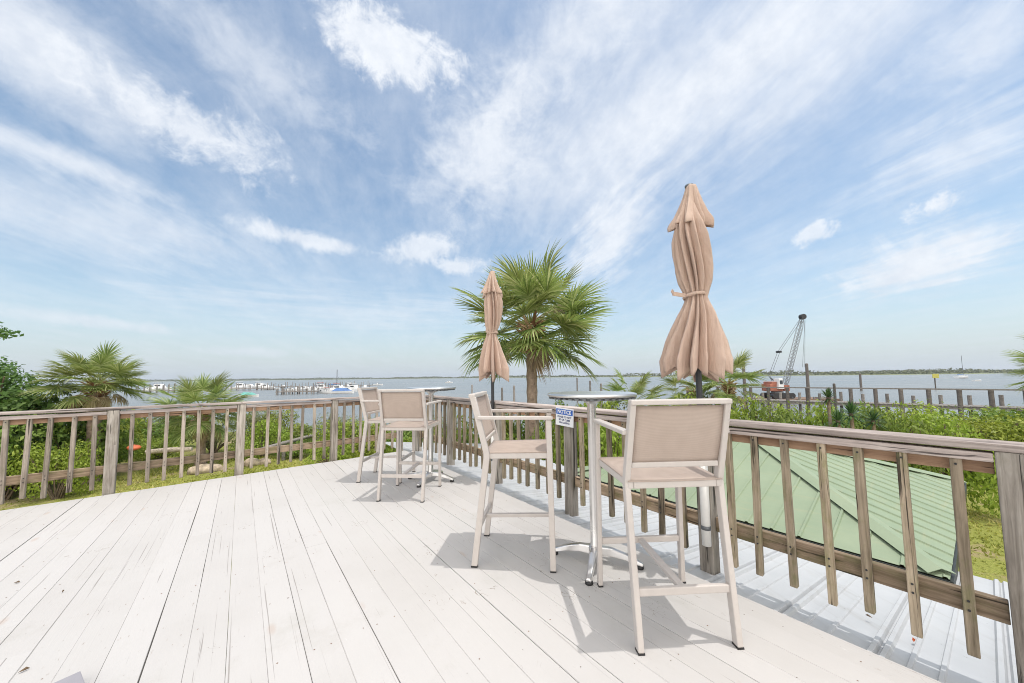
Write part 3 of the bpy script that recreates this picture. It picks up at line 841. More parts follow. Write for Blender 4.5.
# broadleaf tree at the left edge
def tree():
    p = aty(2, 405, 10.5); g0 = gz_at(p.x, p.y)
    root = empty('broadleaf_tree', (p.x, p.y, g0), 0, 'dark green broadleaf tree cut off by the left picture edge', 'tree')
    g = random.Random(4)
    limbs = []
    mb = MB(); mb.tube([(-.5,0,-.1), (-.45,0,1.0), (-.6,.1,2.0)], [.16,.13,.1], 10)
    for k in range(9):
        a = g.uniform(0,6.28); e = Vector((-.5+math.cos(a)*g.uniform(.5,1.5), math.sin(a)*1.1, g.uniform(1.5,3.0)))
        mb.tube([(-.5,0,1.0+.1*k), (e+Vector((-.5,0,1.3)))/2, e+Vector((0,0,.5))], [.07,.045,.015], 6)
    mb.tube([(-.6,.1,1.9), (-.7,.0,3.5), (-.25,0,4.5)], [.08,.05,.012], 6)
    mb.build('trunk', M['stem'], root)
    blobs = [(-.6,0,3.0,1.0,.9,.75), (.45,-.1,2.7,.75,.7,.6), (-.3,.3,2.0,1.1,.9,.9), (.8,.1,2.0,.6,.6,.7), (-1.5,0,3.1,.9,.9,.9), (.15,-.3,3.3,.45,.4,.33), (-.2,0,4.50,.36,.28,.17), (-.9,0,4.65,.5,.4,.3), (-1.8,0,3.9,.8,.7,.6), (.5,0,1.3,.9,.7,.7), (-.7,.1,1.2,.9,.7,.7)]
    link('crown', cloud_mesh('crown', M['leaf_dark'], 9500, blobs, .12, .6, 77), root)
tree()

# ------------------------------------------------------------------ small things on the left lawn
def rock(px, py, z, size, label, seed):
    p = atz(px, py, z); g = random.Random(seed); import bmesh
    bm = bmesh.new(); bmesh.ops.create_icosphere(bm, subdivisions=3, radius=1)
    off = Vector((g.uniform(0,9), g.uniform(0,9), g.uniform(0,9)))
    from mathutils import noise
    for v in bm.verts:
        k = 1 + .28*noise.noise(v.co*1.3+off) + .12*noise.noise(v.co*3.5+off) + .05*noise.noise(v.co*9+off)
        v.co = Vector((v.co.x*size[0], v.co.y*size[1], v.co.z*size[2]))*k
    me = bpy.data.meshes.new('rock'); bm.to_mesh(me); bm.free(); me.materials.append(M['rock'])
    for f in me.polygons: f.use_smooth = True
    o = link('rock', me, None, 0, (p.x, p.y, gz_at(p.x, p.y)+size[2]*.35), (0,0,g.uniform(-.3,.3)+.6))
    tag(o, label, 'rock')
rock(205, 471, -1.8, (.50,.22,.20), 'long flat pale limestone rock on the grass under the small fan palm', 1)
rock(252, 466, -1.85, (.25,.2,.21), 'rounded grey-pink rock on the grass beside the second left railing post', 2)
rock(264, 464, -1.85, (.22,.2,.15), 'smaller grey rock just right of the rounded one on the grass', 3)
p = aty(134, 447.5, 11.5)
mb = MB(); mb.lathe((0,0,0), [(.02,-.2),(.14,-.17),(.24,-.06),(.25,.03),(.20,.12),(.10,.17),(.03,.185),(.028,.22),(.01,.225)], 18)
mb.v = [(x*.62, y*.62, z*.62) for x, y, z in mb.v]; fl = mb.build('float', M['float'], None, 0, p); tag(fl, 'faded orange-red rounded float lying in the green bushes at left', 'float')
fl.rotation_euler = (.15, .1, .5); fl.scale = (1.1, 1.0, .68)
lf = empty('log_fence', aty(275, 446, 13.0), 0, 'low rustic log handrail rising through the shrubs beyond the left railing', 'fence')
a, b = aty(236, 457, 12.0), aty(318, 434, 15.5)
mb = MB(); mb.tube([a, a.lerp(b,.5)+Vector((0,0,.02)), b], [.075,.07,.065], 10); loc_mb(lf, mb).build('rail', M['wood_grey'], lf)
for s_ in (.02, .5, .98):
    q = a.lerp(b, s_); mb = MB(); mb.tube([(q.x,q.y+.1,gz_at(q.x,q.y)-.1), (q.x,q.y+.1,q.z+.08)], .07, 10); loc_mb(lf, mb).build('post', M['wood_grey'], lf)
a, b = aty(146, 452, 11.2), aty(192, 449, 11.6)
mb = MB(); c_ = (a+b)/2; mb.tube([a-c_, Vector((0,.03,.01)), b-c_], [.07,.08,.065], 10)
tag(mb.build('log', M['wood'], None, 0, c_), 'pale log lying in the bushes right of the orange float', 'log')

# ------------------------------------------------------------------ furniture
def chair_proto():
    root = empty('bar_chair', (0,0,0))
    F_ = M['frame']
    def leg_front(s): return [(.243*s,.247,.007), (.238*s,.235,.925)]
    for s in (-1, 1):
        p = leg_front(s); mb = MB(); mb.bar(p[0], p[1], .026, .036, up=(0,1,0)); l = mb.build('front_leg', F_, root, .005)
        mb = MB(); mb.bar((.243*s,.247,0), (.243*s,.247,.0075), .027, .037, up=(0,1,0)); mb.build('glide', M['black'], l)
        # rear leg: splays back to the foot, kinks at the seat, leans back again to the top
        mb = MB(); pts = [(.222*s,-.250,.007), (.226*s,-.165,.70), (.222*s,-.258,1.07)]
        prof = [Vector(q) for q in pts]; w, dth = .028, .040
        vs = []
        for i, q in enumerate(prof):
            for ox, oy in ((-w/2,-dth/2),(w/2,-dth/2),(w/2,dth/2),(-w/2,dth/2)): vs.append(q+Vector((ox, oy, 0)))
        fs = [(3,2,1,0), (8,9,10,11)] + [(i*4+k, i*4+(k+1)%4, i*4+4+(k+1)%4, i*4+4+k) for i in range(2) for k in range(4)]
        mb.add(vs, fs); l = mb.build('rear_leg', F_, root, .005)
        mb = MB(); mb.bar((.222*s,-.25,0), (.222*s,-.25,.0075), .029, .041, up=(0,1,0)); mb.build('glide', M['black'], l)
        # arm
        mb = MB(); mb.bar((.240*s,.262,.937), (.238*s,-.222,.937), .040, .022); mb.build('arm', F_, root, .005)
    ys = lambda z: -.165 + (-.250+.165)*(1-(z-.012)/.688)
    xs = lambda z: .222 + .004*(z-.012)/.688
    zb = .235
    mb = MB(); mb.bar((-xs(zb)+.013, ys(zb), zb), (xs(zb)-.013, ys(zb), zb), .022, .034); mb.build('stretcher', F_, root, .004)
    mb = MB(); mb.bar((-.229,.244,zb+.015), (.229,.244,zb+.015), .022, .034); mb.build('footrest', F_, root, .004)
    mb = MB(); mb.bar((0,ys(zb)+.011,zb), (0,.233,zb+.015), .034, .022); mb.build('stretcher', F_, root, .004)
    # seat frame and sling
    mb = MB()
    for s in (-1, 1): mb.bar((.2255*s,.248,.700), (.2125*s,-.190,.690), .026, .034)
    mb.bar((-.2125,.236,.7005), (.2125,.236,.7005), .026, .034); mb.bar((-.199,-.178,.690), (.199,-.178,.690), .026, .034)
    mb.build('seat_frame', F_, root, .004)
    def sling(p00, p10, p01, p11, sag, n=10, name='seat'):
        mb = MB(); vs = []
        p00, p10, p01, p11 = map(Vector, (p00, p10, p01, p11)); nm = (p10-p00).cross(p01-p00).normalized()
        for j in range(n+1):
            for i in range(n+1):
                u, v = i/n, j/n
                q = p00.lerp(p10,u).lerp(p01.lerp(p11,u), v)
                vs.append(q - nm*sag*(4*u*(1-u))*(.35+.65*4*v*(1-v)))
        fs = [(j*(n+1)+i, j*(n+1)+i+1, (j+1)*(n+1)+i+1, (j+1)*(n+1)+i) for j in range(n) for i in range(n)]
        mb.add(vs, fs, .5, True); o = mb.build(name, M['sling'], root)
        so = o.modifiers.new('thick', 'SOLIDIFY'); so.thickness = .004; so.offset = 0
        return o
    sling((-.226,-.195,.709), (.226,-.195,.709), (-.236,.252,.722), (.236,.252,.722), .010, name='seat')
    yb = lambda z: -.165 - .097*(z-.70)/.37
    sling((-.213, yb(.79), .79), (-.213, yb(1.06), 1.06), (.213, yb(.79), .79), (.213, yb(1.06), 1.06), .012, name='backrest')
    mb = MB(); mb.bar((-.236, yb(1.074)-.001, 1.078), (.236, yb(1.074)-.001, 1.078), .042, .024); mb.build('top_bar', F_, root, .005)
    mb = MB(); mb.bar((-.210, yb(.782), .782), (.210, yb(.782), .782), .024, .026); mb.build('back_bar', F_, root, .005)
    return root
CH = chair_proto()
spots = [((.748,1.895), R(3.5), 'taupe bar chair nearest the camera, sling back towards us at the near round table'),
         ((.019,2.543), R(-96), 'taupe bar chair turned sideways, facing the near round table from its left'),
         ((-1.080,3.807), R(-5.5), 'taupe bar chair at the far round table with its sling back turned to us'),
         ((-1.535,4.42), R(-93), 'taupe bar chair at the far left, mostly hidden, facing the far round table sideways')]
for i, ((x, y), rz, lab) in enumerate(spots):
    o = CH if i == 0 else copy_tree(CH)
    o.location = (x, y, .001); o.rotation_euler = (0, 0, rz); o['label'] = lab; o['category'] = 'bar chair'; o['group'] = 'bar chairs on the deck'

def table_top_mat():
    m, nt, b = mat('brushed_table_top')
    tc = nt.new('ShaderNodeTexCoord').outputs['Object']
    vo = nt.new('ShaderNodeTexVoronoi', feature='F1'); nt.l.new(tc, vo.inputs['Vector']); vo.inputs['Scale'].default_value = 26
    wv = nt.new('ShaderNodeMath', operation='SINE'); nt.put(wv.inputs[0], nt.math('MULTIPLY', vo.outputs['Distance'], 260.0))
    nt.put(b.inputs['Base Color'], nt.ramp(nt.noise(tc, 6, 4), [(.3, (.60,.60,.60)), (.7, (.74,.74,.73))]))
    b.inputs['Metallic'].default_value = 1.0; nt.put(b.inputs['Roughness'], nt.math('MULTIPLY_ADD', wv.outputs[0], .05, .33))
    nt.put(b.inputs['Normal'], nt.bump(wv.outputs[0], .12, .002))
    return m
def table_proto():
    root = empty('bar_table', (0,0,0)); A_ = M['alu']
    mb = MB(); mb.lathe((0,0,0), [(.27,1.064),(.284,1.065),(.291,1.069),(.293,1.077),(.290,1.085),(.284,1.087),(.05,1.087)], 64); mb.build('tabletop', table_top_mat(), root)
    mb = MB()
    for k in range(40):
        a = 2*math.pi*k/40; q = Vector((math.cos(a), math.sin(a), 0)); sd = Vector((-q.y, q.x, 0))
        mb.bar(q*.272+sd*.011+Vector((0,0,1.057)), q*.272-sd*.011+Vector((0,0,1.057)), .022, .010)
    mb.lathe((0,0,0), [(.20,1.045),(.258,1.052),(.260,1.063),(.2,1.063)], 48); mb.build('rim', M['steel'], root)
    mb = MB(); mb.lathe((0,0,0), [(.034,.085),(.036,.10),(.0285,.115),(.0285,1.01),(.05,1.03),(.11,1.044)], 24); mb.build('column', A_, root)
    mb = MB(); mb.lathe((0,0,0), [(.03,.045),(.042,.05),(.045,.09),(.04,.1),(.03,.104)], 24); mb.build('hub', A_, root)
    for k in range(4):
        a = k*math.pi/2; q = Vector((math.cos(a), math.sin(a), 0)); mb = MB()
        pr = [(.030,.074,.060,.050),(.10,.076,.054,.044),(.19,.058,.047,.034),(.265,.034,.040,.024),(.292,.026,.036,.018)]
        sd = Vector((-q.y, q.x, 0)); vs = []
        for r_, z, w, h in pr:
            for i, j in ((-1,-1),(1,-1),(1,1),(-1,1)): vs.append(q*r_ + sd*w/2*i*(1 if j < 0 else .72) + Vector((0,0,z+h/2*j)))
        fs = [(3,2,1,0), (16,17,18,19)] + [(i*4+e, i*4+(e+1)%4, i*4+4+(e+1)%4, i*4+4+e) for i in range(4) for e in range(4)]
        mb.add(vs, fs); f_ = mb.build('foot', A_, root, .006)
        mb = MB(); mb.lathe(q*.272, [(.022,0),(.024,.004),(.022,.016),(.012,.022)], 16); mb.build('glide', M['black'], f_)
    return root
TB = table_proto()
TB.location = (.528, 2.40, .001); TB.rotation_euler = (0,0,R(-20.8)); tag(TB, 'round metal bar table in front, between the two nearest bar chairs', 'bar table', 'bar tables on the deck')
copy_tree(TB, (-.973, 4.27, .001), R(-15), 'round metal bar table at the far deck corner, between the two far bar chairs')

# furled umbrellas standing in white sleeves on the railing posts
def canopy_meshes(seed):
    def pleat(prof, cnt, sd, hem=.0, n=288):
        g = random.Random(sd)
        w = [g.uniform(.6, 1.5) for _ in range(cnt)]; tot = sum(w); ed = [0]
        for q in w: ed.append(ed[-1]+q/tot)
        am = [g.uniform(.6, 1.35) for _ in range(cnt)]; sk = [g.uniform(.30, .70) for _ in range(cnt)]; hz_ = [g.uniform(-1, 1) for _ in range(cnt)]
        nr = len(prof); vs = []; p1, p2, p3 = (g.uniform(0, 6.28) for _ in range(3))
        for i, (r_, z, a_, tw) in enumerate(prof):
            k_hem = max(0.0, (i-(nr-4))/3.0)
            for k in range(n):
                f = k/n; j = 0
                while j < cnt-1 and f >= ed[j+1]: j += 1
                q = (f-ed[j])/(ed[j+1]-ed[j]); m = sk[j]
                tri = q/m if q < m else (1-q)/(1-m)                # 0 in the fold, 1 on the ridge
                tri = tri**1.1
                th = 2*math.pi*f
                rr = r_*(1 + a_*1.2*am[j]*(tri*1.7-1.0)) * (1 + .09*math.sin(2*th+p1+z*3.1) + .025*math.sin(5*th+p2+z*9) + .012*math.sin(11*th+p3-z*23))
                t2 = th + tw + .35*a_*(q-.5)*math.sin(z*5+j)
                zz = z + hem*k_hem*(tri-.5)*am[j]*-1.0 + hem*.7*k_hem*hz_[j]
                wx = .012*math.sin(z*6.1+p1); wy = .010*math.sin(z*5.3+p2); vs.append((rr*math.cos(t2)+wx, rr*math.sin(t2)+wy, zz))
        fs = [(i*n+k, i*n+(k+1) % n, (i+1)*n+(k+1) % n, (i+1)*n+k) for i in range(nr-1) for k in range(n)]
        mb = MB(); mb.add(vs, fs, .5, True); return mb
    def dense(pr, m):
        out = []
        for (a, b) in zip(pr, pr[1:]):
            for k in range(m): out.append(tuple(x+(y-x)*k/m for x, y in zip(a, b)))
        return out+[pr[-1]]
    main = [(.020,2.40,.05,0),(.050,2.30,.14,0),(.076,2.20,.24,.04),(.090,2.10,.30,.12),(.091,2.00,.33,.22),(.086,1.90,.34,.30),(.076,1.82,.34,.36),(.060,1.755,.28,.40),(.052,1.715,.22,.40),
            (.058,1.68,.26,.40),(.082,1.60,.34,.36),(.104,1.51,.37,.30),(.126,1.42,.38,.24),(.138,1.34,.40,.20),(.146,1.295,.42,.18),(.143,1.262,.44,.17),(.138,1.235,.46,.17)]
    top = [(.026,2.472,.03,0),(.031,2.455,.08,0),(.043,2.40,.20,0),(.058,2.34,.30,0),(.078,2.27,.38,.03),(.096,2.23,.42,.05),(.103,2.21,.44,.05),(.102,2.192,.44,.05)]
    return pleat(dense(main, 3), 12, seed, .085), pleat(dense(top, 2), 9, seed+5, .03)
def umbrella(loc, rz, label, seed, flap):
    root = empty('patio_umbrella', loc, rz, label, 'umbrella', 'furled umbrellas at the right railing')
    a, b = canopy_meshes(seed)
    o = a.build('canopy', M['canopy'], root); s_ = o.modifiers.new('thick', 'SOLIDIFY'); s_.thickness = .003; s_.offset = -1
    v = b.build('vent', M['canopy'], root); s_ = v.modifiers.new('thick', 'SOLIDIFY'); s_.thickness = .003; s_.offset = -1
    mb = MB(); mb.tube([(0,0,.15), (0,0,2.46)], .0185, 14); mb.build('pole', M['black_pole'], root)
    mb = MB(); mb.lathe((0,0,0), [(.029,2.468),(.030,2.478),(.024,2.484),(.008,2.488)], 16); mb.build('finial', M['steel'], root)
    mb = MB(); n = 40; vs = []
    for k in range(n):
        th = 2*math.pi*k/n; r_ = .067+.004*math.cos(8*th)
        for dr, dz in ((0,-.011),(.004,0),(0,.011)): vs.append(((r_+dr)*math.cos(th), (r_+dr)*math.sin(th), 1.718+dz+.012*math.cos(th+1)))
    mb.add(vs, [(k*3+e, ((k+1) % n)*3+e, ((k+1) % n)*3+e+1, k*3+e+1) for k in range(n) for e in range(2)], .5, True)
    p0 = Vector((-.062,-.045,1.72)); mb.bar(p0, p0+Vector((-.075,-.035,.012)), .003, .022); mb.bar(p0+Vector((-.072,-.034,.012)), p0+Vector((-.082,-.05,.03)), .003, .02)
    st = mb.build('strap', M['canopy'], root); s_ = st.modifiers.new('thick', 'SOLIDIFY'); s_.thickness = .003
    # ribs showing under the hem
    for k in range(8):
        th = 2*math.pi*k/8+.1; mb = MB(); mb.bar((.022*math.cos(th), .022*math.sin(th), 1.62), (.075*math.cos(th), .075*math.sin(th), 1.27), .012, .016); mb.build('rib', M['black_pole'], root)
    return root
def sleeve(u, label):
    q = DP(u-.02, .19-.0445-.030, 0); root = empty('pole_sleeve', q, 0, label, 'pole holder', 'umbrella sleeves on the railing posts')
    mb = MB(); n = 20; vs = []
    for r_, z in ((.027,.13),(.027,.70),(.022,.70),(.022,.13)):
        for k in range(n): a = 2*math.pi*k/n; vs.append((r_*math.cos(a), r_*math.sin(a), z))
    mb.add(vs, [(i*n+k, i*n+(k+1) % n, ((i+1) % 4)*n+(k+1) % n, ((i+1) % 4)*n+k) for i in range(4) for k in range(n)], .5, True)
    mb.build('tube', M['pvc'], root)
    for z in (.24, .55):
        mb = MB(); mb.lathe((0,0,0), [(.0275,z-.012),(.0295,z-.012),(.0295,z+.012),(.0275,z+.012)], 20); mb.build('clamp', M['steel'], root)
    return q
for u, lab, l2, sd in ((us_r[4], 'tall furled tan umbrella nearer the camera, rising behind the front bar chair', 'white tube holding the near umbrella on its railing post', 3),
                       (us_r[2], 'furled tan umbrella farther away, in front of the tall palm', 'white tube holding the far umbrella on its railing post', 9)):
    q = sleeve(u, l2); umbrella(q + Vector((0,0,.0)), R(-20 if sd == 3 else 35), lab, sd, 0)

# notice sign on the third railing post
def sign():
    c = DP(us_r[3]+.01, .19-.0445-.014, .825); ang = math.atan2(D.y, D.x)+math.pi  # local X to the right as seen from the deck
    ang = math.atan2(-D.y, -D.x)
    root = empty('notice_sign', c, ang, 'white and blue notice sign on the railing post behind the near table', 'sign')
    root.rotation_euler = (0, R(2.5), ang)
    W_, Hh = .225, .165
    white = simple('white_sign_board', (.80,.81,.82), .4, 0, .03, 6); blue = simple('sign_blue', (.03,.12,.46), .4, 0, .06, 9)
    navy = simple('sign_lettering', (.05,.06,.16), .5, 0, .05, 9)
    mb = MB(); mb.box((0,0,0), (W_,.004,Hh)); mb.build('board', white, root, .001)
    mb = MB(); mb.box((0,-.0035,.046), (W_-.016,.002,.050)); mb.build('band', blue, root)
    def txt(s_, size, z, y, m, name):
        cu = bpy.data.curves.new(name, 'FONT'); cu.body = s_; cu.size = size; cu.align_x = 'CENTER'; cu.align_y = 'CENTER'; cu.extrude = .0004; cu.offset = .0012 if size > .03 else .0006
        to = bpy.data.objects.new('tmp', cu); COL.objects.link(to)
        dg = bpy.context.evaluated_depsgraph_get(); me = bpy.data.meshes.new_from_object(to.evaluated_get(dg)); bpy.data.objects.remove(to)
        me.name = name; me.materials.clear(); me.materials.append(m)
        o = link(name, me, root, 0, (0, y, z), (R(90), 0, 0)); return o
    txt('NOTICE', .047, .045, -.0052, white, 'heading')
    for i, s_ in enumerate(('PLEASE DO NOT', 'SIT OR CLIMB', 'ON RAILING')):
        txt(s_, .0235, -.002-.026*i, -.0028, navy, 'lettering')
    for sx in (-1, 1):
        mb = MB(); mb.tube([(sx*.09,-.001,.066), (sx*.09,-.006,.066)], .004, 8); mb.build('screw', M['steel'], root)
sign()

# grey painted board end at the bottom left, scraps of leaf
q = atz(70, 676, .02)
mb = MB(); mb.box((0,0,0), (.42,.085,.036)); o = mb.build('board', M['grey_paint'], None, .003, (0,0,0))
cn = atz(80.5, 671, .036); e2 = (atz(85, 683, .036)-cn).normalized(); e1 = (atz(60, 682, .036)-cn)
e1 = (e1 - e2*e1.dot(e2)).normalized()                       # the two edges that meet at the visible corner
ctr = cn + e2*.21 + e1*.0425; ctr.z = .0195
zs_ = e2.cross(e1)
o.matrix_basis = Matrix(((e2.x, e1.x, 0, ctr.x), (e2.y, e1.y, 0, ctr.y), (0, 0, zs_.z, ctr.z), (0, 0, 0, 1)))
tag(o, 'end of a grey painted board lying on the deck at the bottom left', 'board')
def scrap(px, py, z, s_, m, label, rz):
    p = atz(px, py, z); mb = MB()
    vs = [(-s_,0,.003),(-s_*.4,s_*.32,.006),(s_*.4,s_*.28,.012),(s_,0,.002),(s_*.4,-s_*.3,.010),(-s_*.4,-s_*.3,.005),(0,0,.002)]
    mb.add(vs, [(6,0,1),(6,1,2),(6,2,3),(6,3,4),(6,4,5),(6,5,0)]); o = mb.build('dead_leaf', m, None, 0, p, (0,0,rz))
    s2 = o.modifiers.new('thick', 'SOLIDIFY'); s2.thickness = .0012
    tag(o, label, 'dead leaf', 'fallen leaves')
M['red_leaf'] = simple('red_dead_leaf', (.50,.13,.05), .7, 0, .3, 40)
scrap(914, 641, -.06, .016, M['red_leaf'], 'reddish dead leaf on the white metal roof under the right railing', .6)
scrap(24, 671, .003, .015, M['dirt'], 'brown dead leaf on the deck just left of the grey board end', 1.0)
scrap(17, 583, .003, .014, M['dirt'], 'brown dead leaf on the white deck near the left picture edge', .3)
scrap(63, 592, .003, .009, M['dirt'], 'small dark leaf scrap on the left part of the white deck', 2.0)
scrap(869, 617, -.06, .014, M['dirt'], 'dark curled leaf scrap on the white metal roof', 2.0)

# ------------------------------------------------------------------ pier, pilings, marker
def pier():
    A, B = Vector((36, 15.6, 0)), Vector((16.2, 34.6, 0)); ax = (B-A).normalized(); sd = Vector((-ax.y, ax.x, 0))
    if sd.y < 0: sd = -sd
    ln = (B-A).length
    root = empty('pier', (A+B)/2 + Vector((0,0,WZ)), 0, 'long grey timber pier with a top rail running out over the water at right', 'pier')
    zr, zd = .10, -.98
    def add(mb, name, m, bv=0): loc_mb(root, mb).build(name, m, root, bv)
    mb = MB(); mb.bar(A+Vector((0,0,zr)), B+Vector((0,0,zr)), .18, .09); add(mb, 'top_rail', M['wood_grey'])
    mb = MB()
    n = int(ln/.2)
    for k in range(n):
        c = A + ax*(k+.5)*.2 + sd*.75 + Vector((0,0,zd+rnd.uniform(-.006,.006)))
        mb.bar(c - sd*.85, c + sd*.85, .185, .045)
    mb.bar(A+Vector((0,0,zd-.12)), B+Vector((0,0,zd-.12)), .06, .18); mb.bar(A+sd*1.5+Vector((0,0,zd-.12)), B+sd*1.5+Vector((0,0,zd-.12)), .06, .18)
    add(mb, 'walkway', M['wood_grey'])
    k = 0; s_ = .4
    while s_ < ln:
        c = A + ax*s_
        mb = MB(); mb.tube([c+Vector((0,0,-6.5)), c+Vector((rnd.uniform(-.04,.04),0,zr-.03))], [.13,.115], 10); add(mb, 'piling', M['pile'])
        c = A + ax*(s_+.62) + sd*1.6
        mb = MB(); mb.tube([c+Vector((0,0,-6.5)), c+Vector((rnd.uniform(-.06,.06),rnd.uniform(-.05,.05),-.28+rnd.uniform(-.15,.1)))], [.11,.10], 10); add(mb, 'piling', M['wood_grey'])
        s_ += 1.25; k += 1
pier()
# low barge dock and crane barge
def box_hull(name, c, L, W_, zt, zb, m, label, cat, rz=0):
    root = empty(name, (c[0], c[1], WZ), rz, label, cat)
    mb = MB(); vs = []
    for x, k in ((-L/2, .9), (L/2, .9)):
        pass
    mb.add([(-L/2+.8,-W_/2,zb),(L/2-.8,-W_/2,zb),(L/2-.8,W_/2,zb),(-L/2+.8,W_/2,zb),(-L/2,-W_/2,zt),(L/2,-W_/2,zt),(L/2,W_/2,zt),(-L/2,W_/2,zt)],
           [(3,2,1,0),(4,5,6,7),(0,1,5,4),(1,2,6,5),(2,3,7,6),(3,0,4,7)])
    mb.build('hull', m, root, .05); return root
BY = 56
pc = aty(792, 397, BY)
barge = box_hull('barge', (pc.x, pc.y), 10.5, 5, .62, -.8, M['rust'], 'low rusty deck barge carrying the crane beyond the pier', 'barge', R(-4))
for k, x in enumerate((-4.6, -1.5, 1.5, 4.6)):
    mb = MB(); mb.tube([(x,-2.35,.62), (x,-2.35,.95)], .09, 8); mb.build('bollard', M['steel'], barge)
mb = MB(); mb.bar((2.5,-1.8,.75), (4.9,-1.2,.75), .9, .25); mb.build('timber_mat', M['wood_grey'], barge)
cb = aty(777, 388, BY)
crane = empty('crane', (cb.x, cb.y, WZ+.62), 0, 'red lattice-boom crawler crane standing on the barge', 'crane')
def cpart(mb, name, m, bv=0): return mb.build(name, m, crane, bv)
for s_ in (-1, 1):
    mb = MB(); vs = []; n = 14
    for yy in (-.35, .35):
        for k in range(n):
            a = 2*math.pi*k/n; vs.append((max(-1.5, min(1.5, 0)) + math.copysign(1.3, math.cos(a))*(1 if abs(math.cos(a)) > .05 else 0) + .42*math.cos(a), s_*1.1+yy, .44+.42*math.sin(a)))
    mb.add(vs, [tuple(range(n))[::-1], tuple(range(n, 2*n))] + [(k, (k+1) % n, n+(k+1) % n, n+k) for k in range(n)]); cpart(mb, 'track', M['black'])
mb = MB(); mb.lathe((0,0,0), [(.8,.85),(.8,1.05)], 20); cpart(mb, 'turntable', M['steel'])
mb = MB(); mb.box((-.45,.2,1.85), (1.7,1.9,1.5)); mb.box((-1.4,.2,1.7), (.4,2.0,1.1)); hs = cpart(mb, 'engine_house', M['crane_red'], .06)
mb = MB(); mb.box((.95,-.1,1.6), (.8,1.5,.9)); cpart(mb, 'front_frame', M['crane_red'], .04)
mb = MB(); mb.add([(-.6,-1.15,1.5),(.3,-1.15,1.5),(.3,-.1,1.5),(-.6,-.1,1.5),(-.5,-1.15,3.1),(.1,-1.15,3.1),(.1,-.1,3.1),(-.5,-.1,3.1)], [(3,2,1,0),(4,5,6,7),(0,1,5,4),(1,2,6,5),(2,3,7,6),(3,0,4,7)]); cab = cpart(mb, 'cab', M['boat_white'], .03)
mb = MB(); mb.box((-.15,-1.16,2.5), (.45,.03,.6)); mb.build('window', M['boat_dark'], cab)
bt = aty(801.5, 317, BY) - Vector((cb.x, cb.y, WZ+.62)); bt.y = -.2
b0 = Vector((1.05, -.1, 1.5))
def lattice(mb, p0, p1, w, n):
    ax = (p1-p0).normalized(); sd = Vector((0,1,0)); up_ = sd.cross(ax).normalized()
    def cp(s_, i, j):
        k = w*(1 if .12 < s_ < .85 else .45+.55*min(s_/.12, (1-s_)/.15, 1))
        return p0.lerp(p1, s_) + sd*k/2*i + up_*k/2*j
    for i, j in ((-1,-1),(1,-1),(1,1),(-1,1)): mb.tube([cp(s_, i, j) for s_ in (0,.12,.5,.85,1)], .036, 5)
    for k in range(n):
        s0, s1 = k/n, (k+1)/n
        for (a, b) in (((-1,-1),(1,-1)), ((1,-1),(1,1)), ((1,1),(-1,1)), ((-1,1),(-1,-1))):
            mb.tube([cp(s0, *a), cp(s1, *b)], .03, 4, False)
mb = MB(); lattice(mb, b0, bt, .55, 20); boom = cpart(mb, 'boom', simple('weathered_boom_steel', (.27,.28,.29), .6, .3, .2, 2))
mb = MB(); mb.tube([bt+Vector((0,-.3,0)), bt+Vector((0,.3,0))], .42, 14); mb.build('sheave', M['black'], boom)
gp = Vector((-1.0, .1, 3.4))
mb = MB(); mb.bar((-.9,-.3,2.75), gp, .1, .1); mb.bar((-.1,.5,2.8), gp, .1, .1); cpart(mb, 'gantry', M['steel'])
md = gp.lerp(bt, .38) + Vector((-.5,0,.3))
for dy in (-.25, .25):
    mb = MB(); mb.tube([gp+Vector((0,dy,0)), md+Vector((0,dy,0))], .028, 4); mb.tube([md+Vector((0,dy,0)), bt+Vector((0,dy,0))], .028, 4); cpart(mb, 'pendant_cable', M['steel'])
mb = MB(); mb.box(md, (.35,.8,.3)); cpart(mb, 'bridle', M['black'])
for dx in (0, .35):
    mb = MB(); q = bt+Vector((.45+dx*1.8,0,0)); mb.tube([bt+Vector((.4,0,0)), Vector((3.9+dx, -.4, 4.8))], .022, 4); cpart(mb, 'hoist_cable', M['steel'])
def pole(px, py0, py1, Y, r_, label, m='pile', group='mooring piles in the water', px1=None):
    a = aty(px, py0, Y); b = aty(px if px1 is None else px1, py1, Y)
    mb = MB(); h = a.z-WZ
    mb.tube([(0,0,-3), (0,0,h*.5), (b.x-a.x if False else 0,0,h)], [r_*1.1, r_, r_*.92], 10); mb.lathe((0,0,0), [(r_*.9,h),(r_*.5,h+r_*.5)], 10)
    o = mb.build('mooring_pile', M[m], None, 0, (a.x, a.y, WZ)); tag(o, label, 'piling', group)
pole(806.5, 364, 398, 54, .21, 'tall dark steel pile standing beside the crane barge')
pole(743, 358, 390, 40, .16, 'thin pole standing behind the small palm by the near umbrella')
pole(860, 374, 384, 90, .25, 'lone pile in the water between the crane and the yellow marker', group=None)
pole(834, 384, 396, 26, .09, 'slim stake in front of the pier just left of the yuccas', group=None)
for px, y0, Y, lab in ((502, 388, 42, 'mooring pile in the water, first left of the tall palm trunk'), (514, 386, 40, 'mooring pile in the water close to the tall palm trunk on its left'),
                       (577, 378, 60, 'short mooring pile seen over the left part of the near table'), (590, 381, 46, 'mooring pile seen over the middle of the near table'),
                       (601, 384, 40, 'thin mooring pile seen over the right part of the near table'), (472, 385, 55, 'mooring pile just left of the far umbrella pole')):
    pole(px, y0, 0, Y, .13, lab, 'wood_grey')
p = aty(934.5, 376, 95)
mk = empty('channel_marker', (p.x, p.y, WZ), 0, 'yellow square channel marker board on a post in the river', 'marker')
mb = MB(); mb.tube([(0,0,-3), (0,0,p.z-WZ+.3)], .13, 10); mb.build('post', M['pile'], mk)
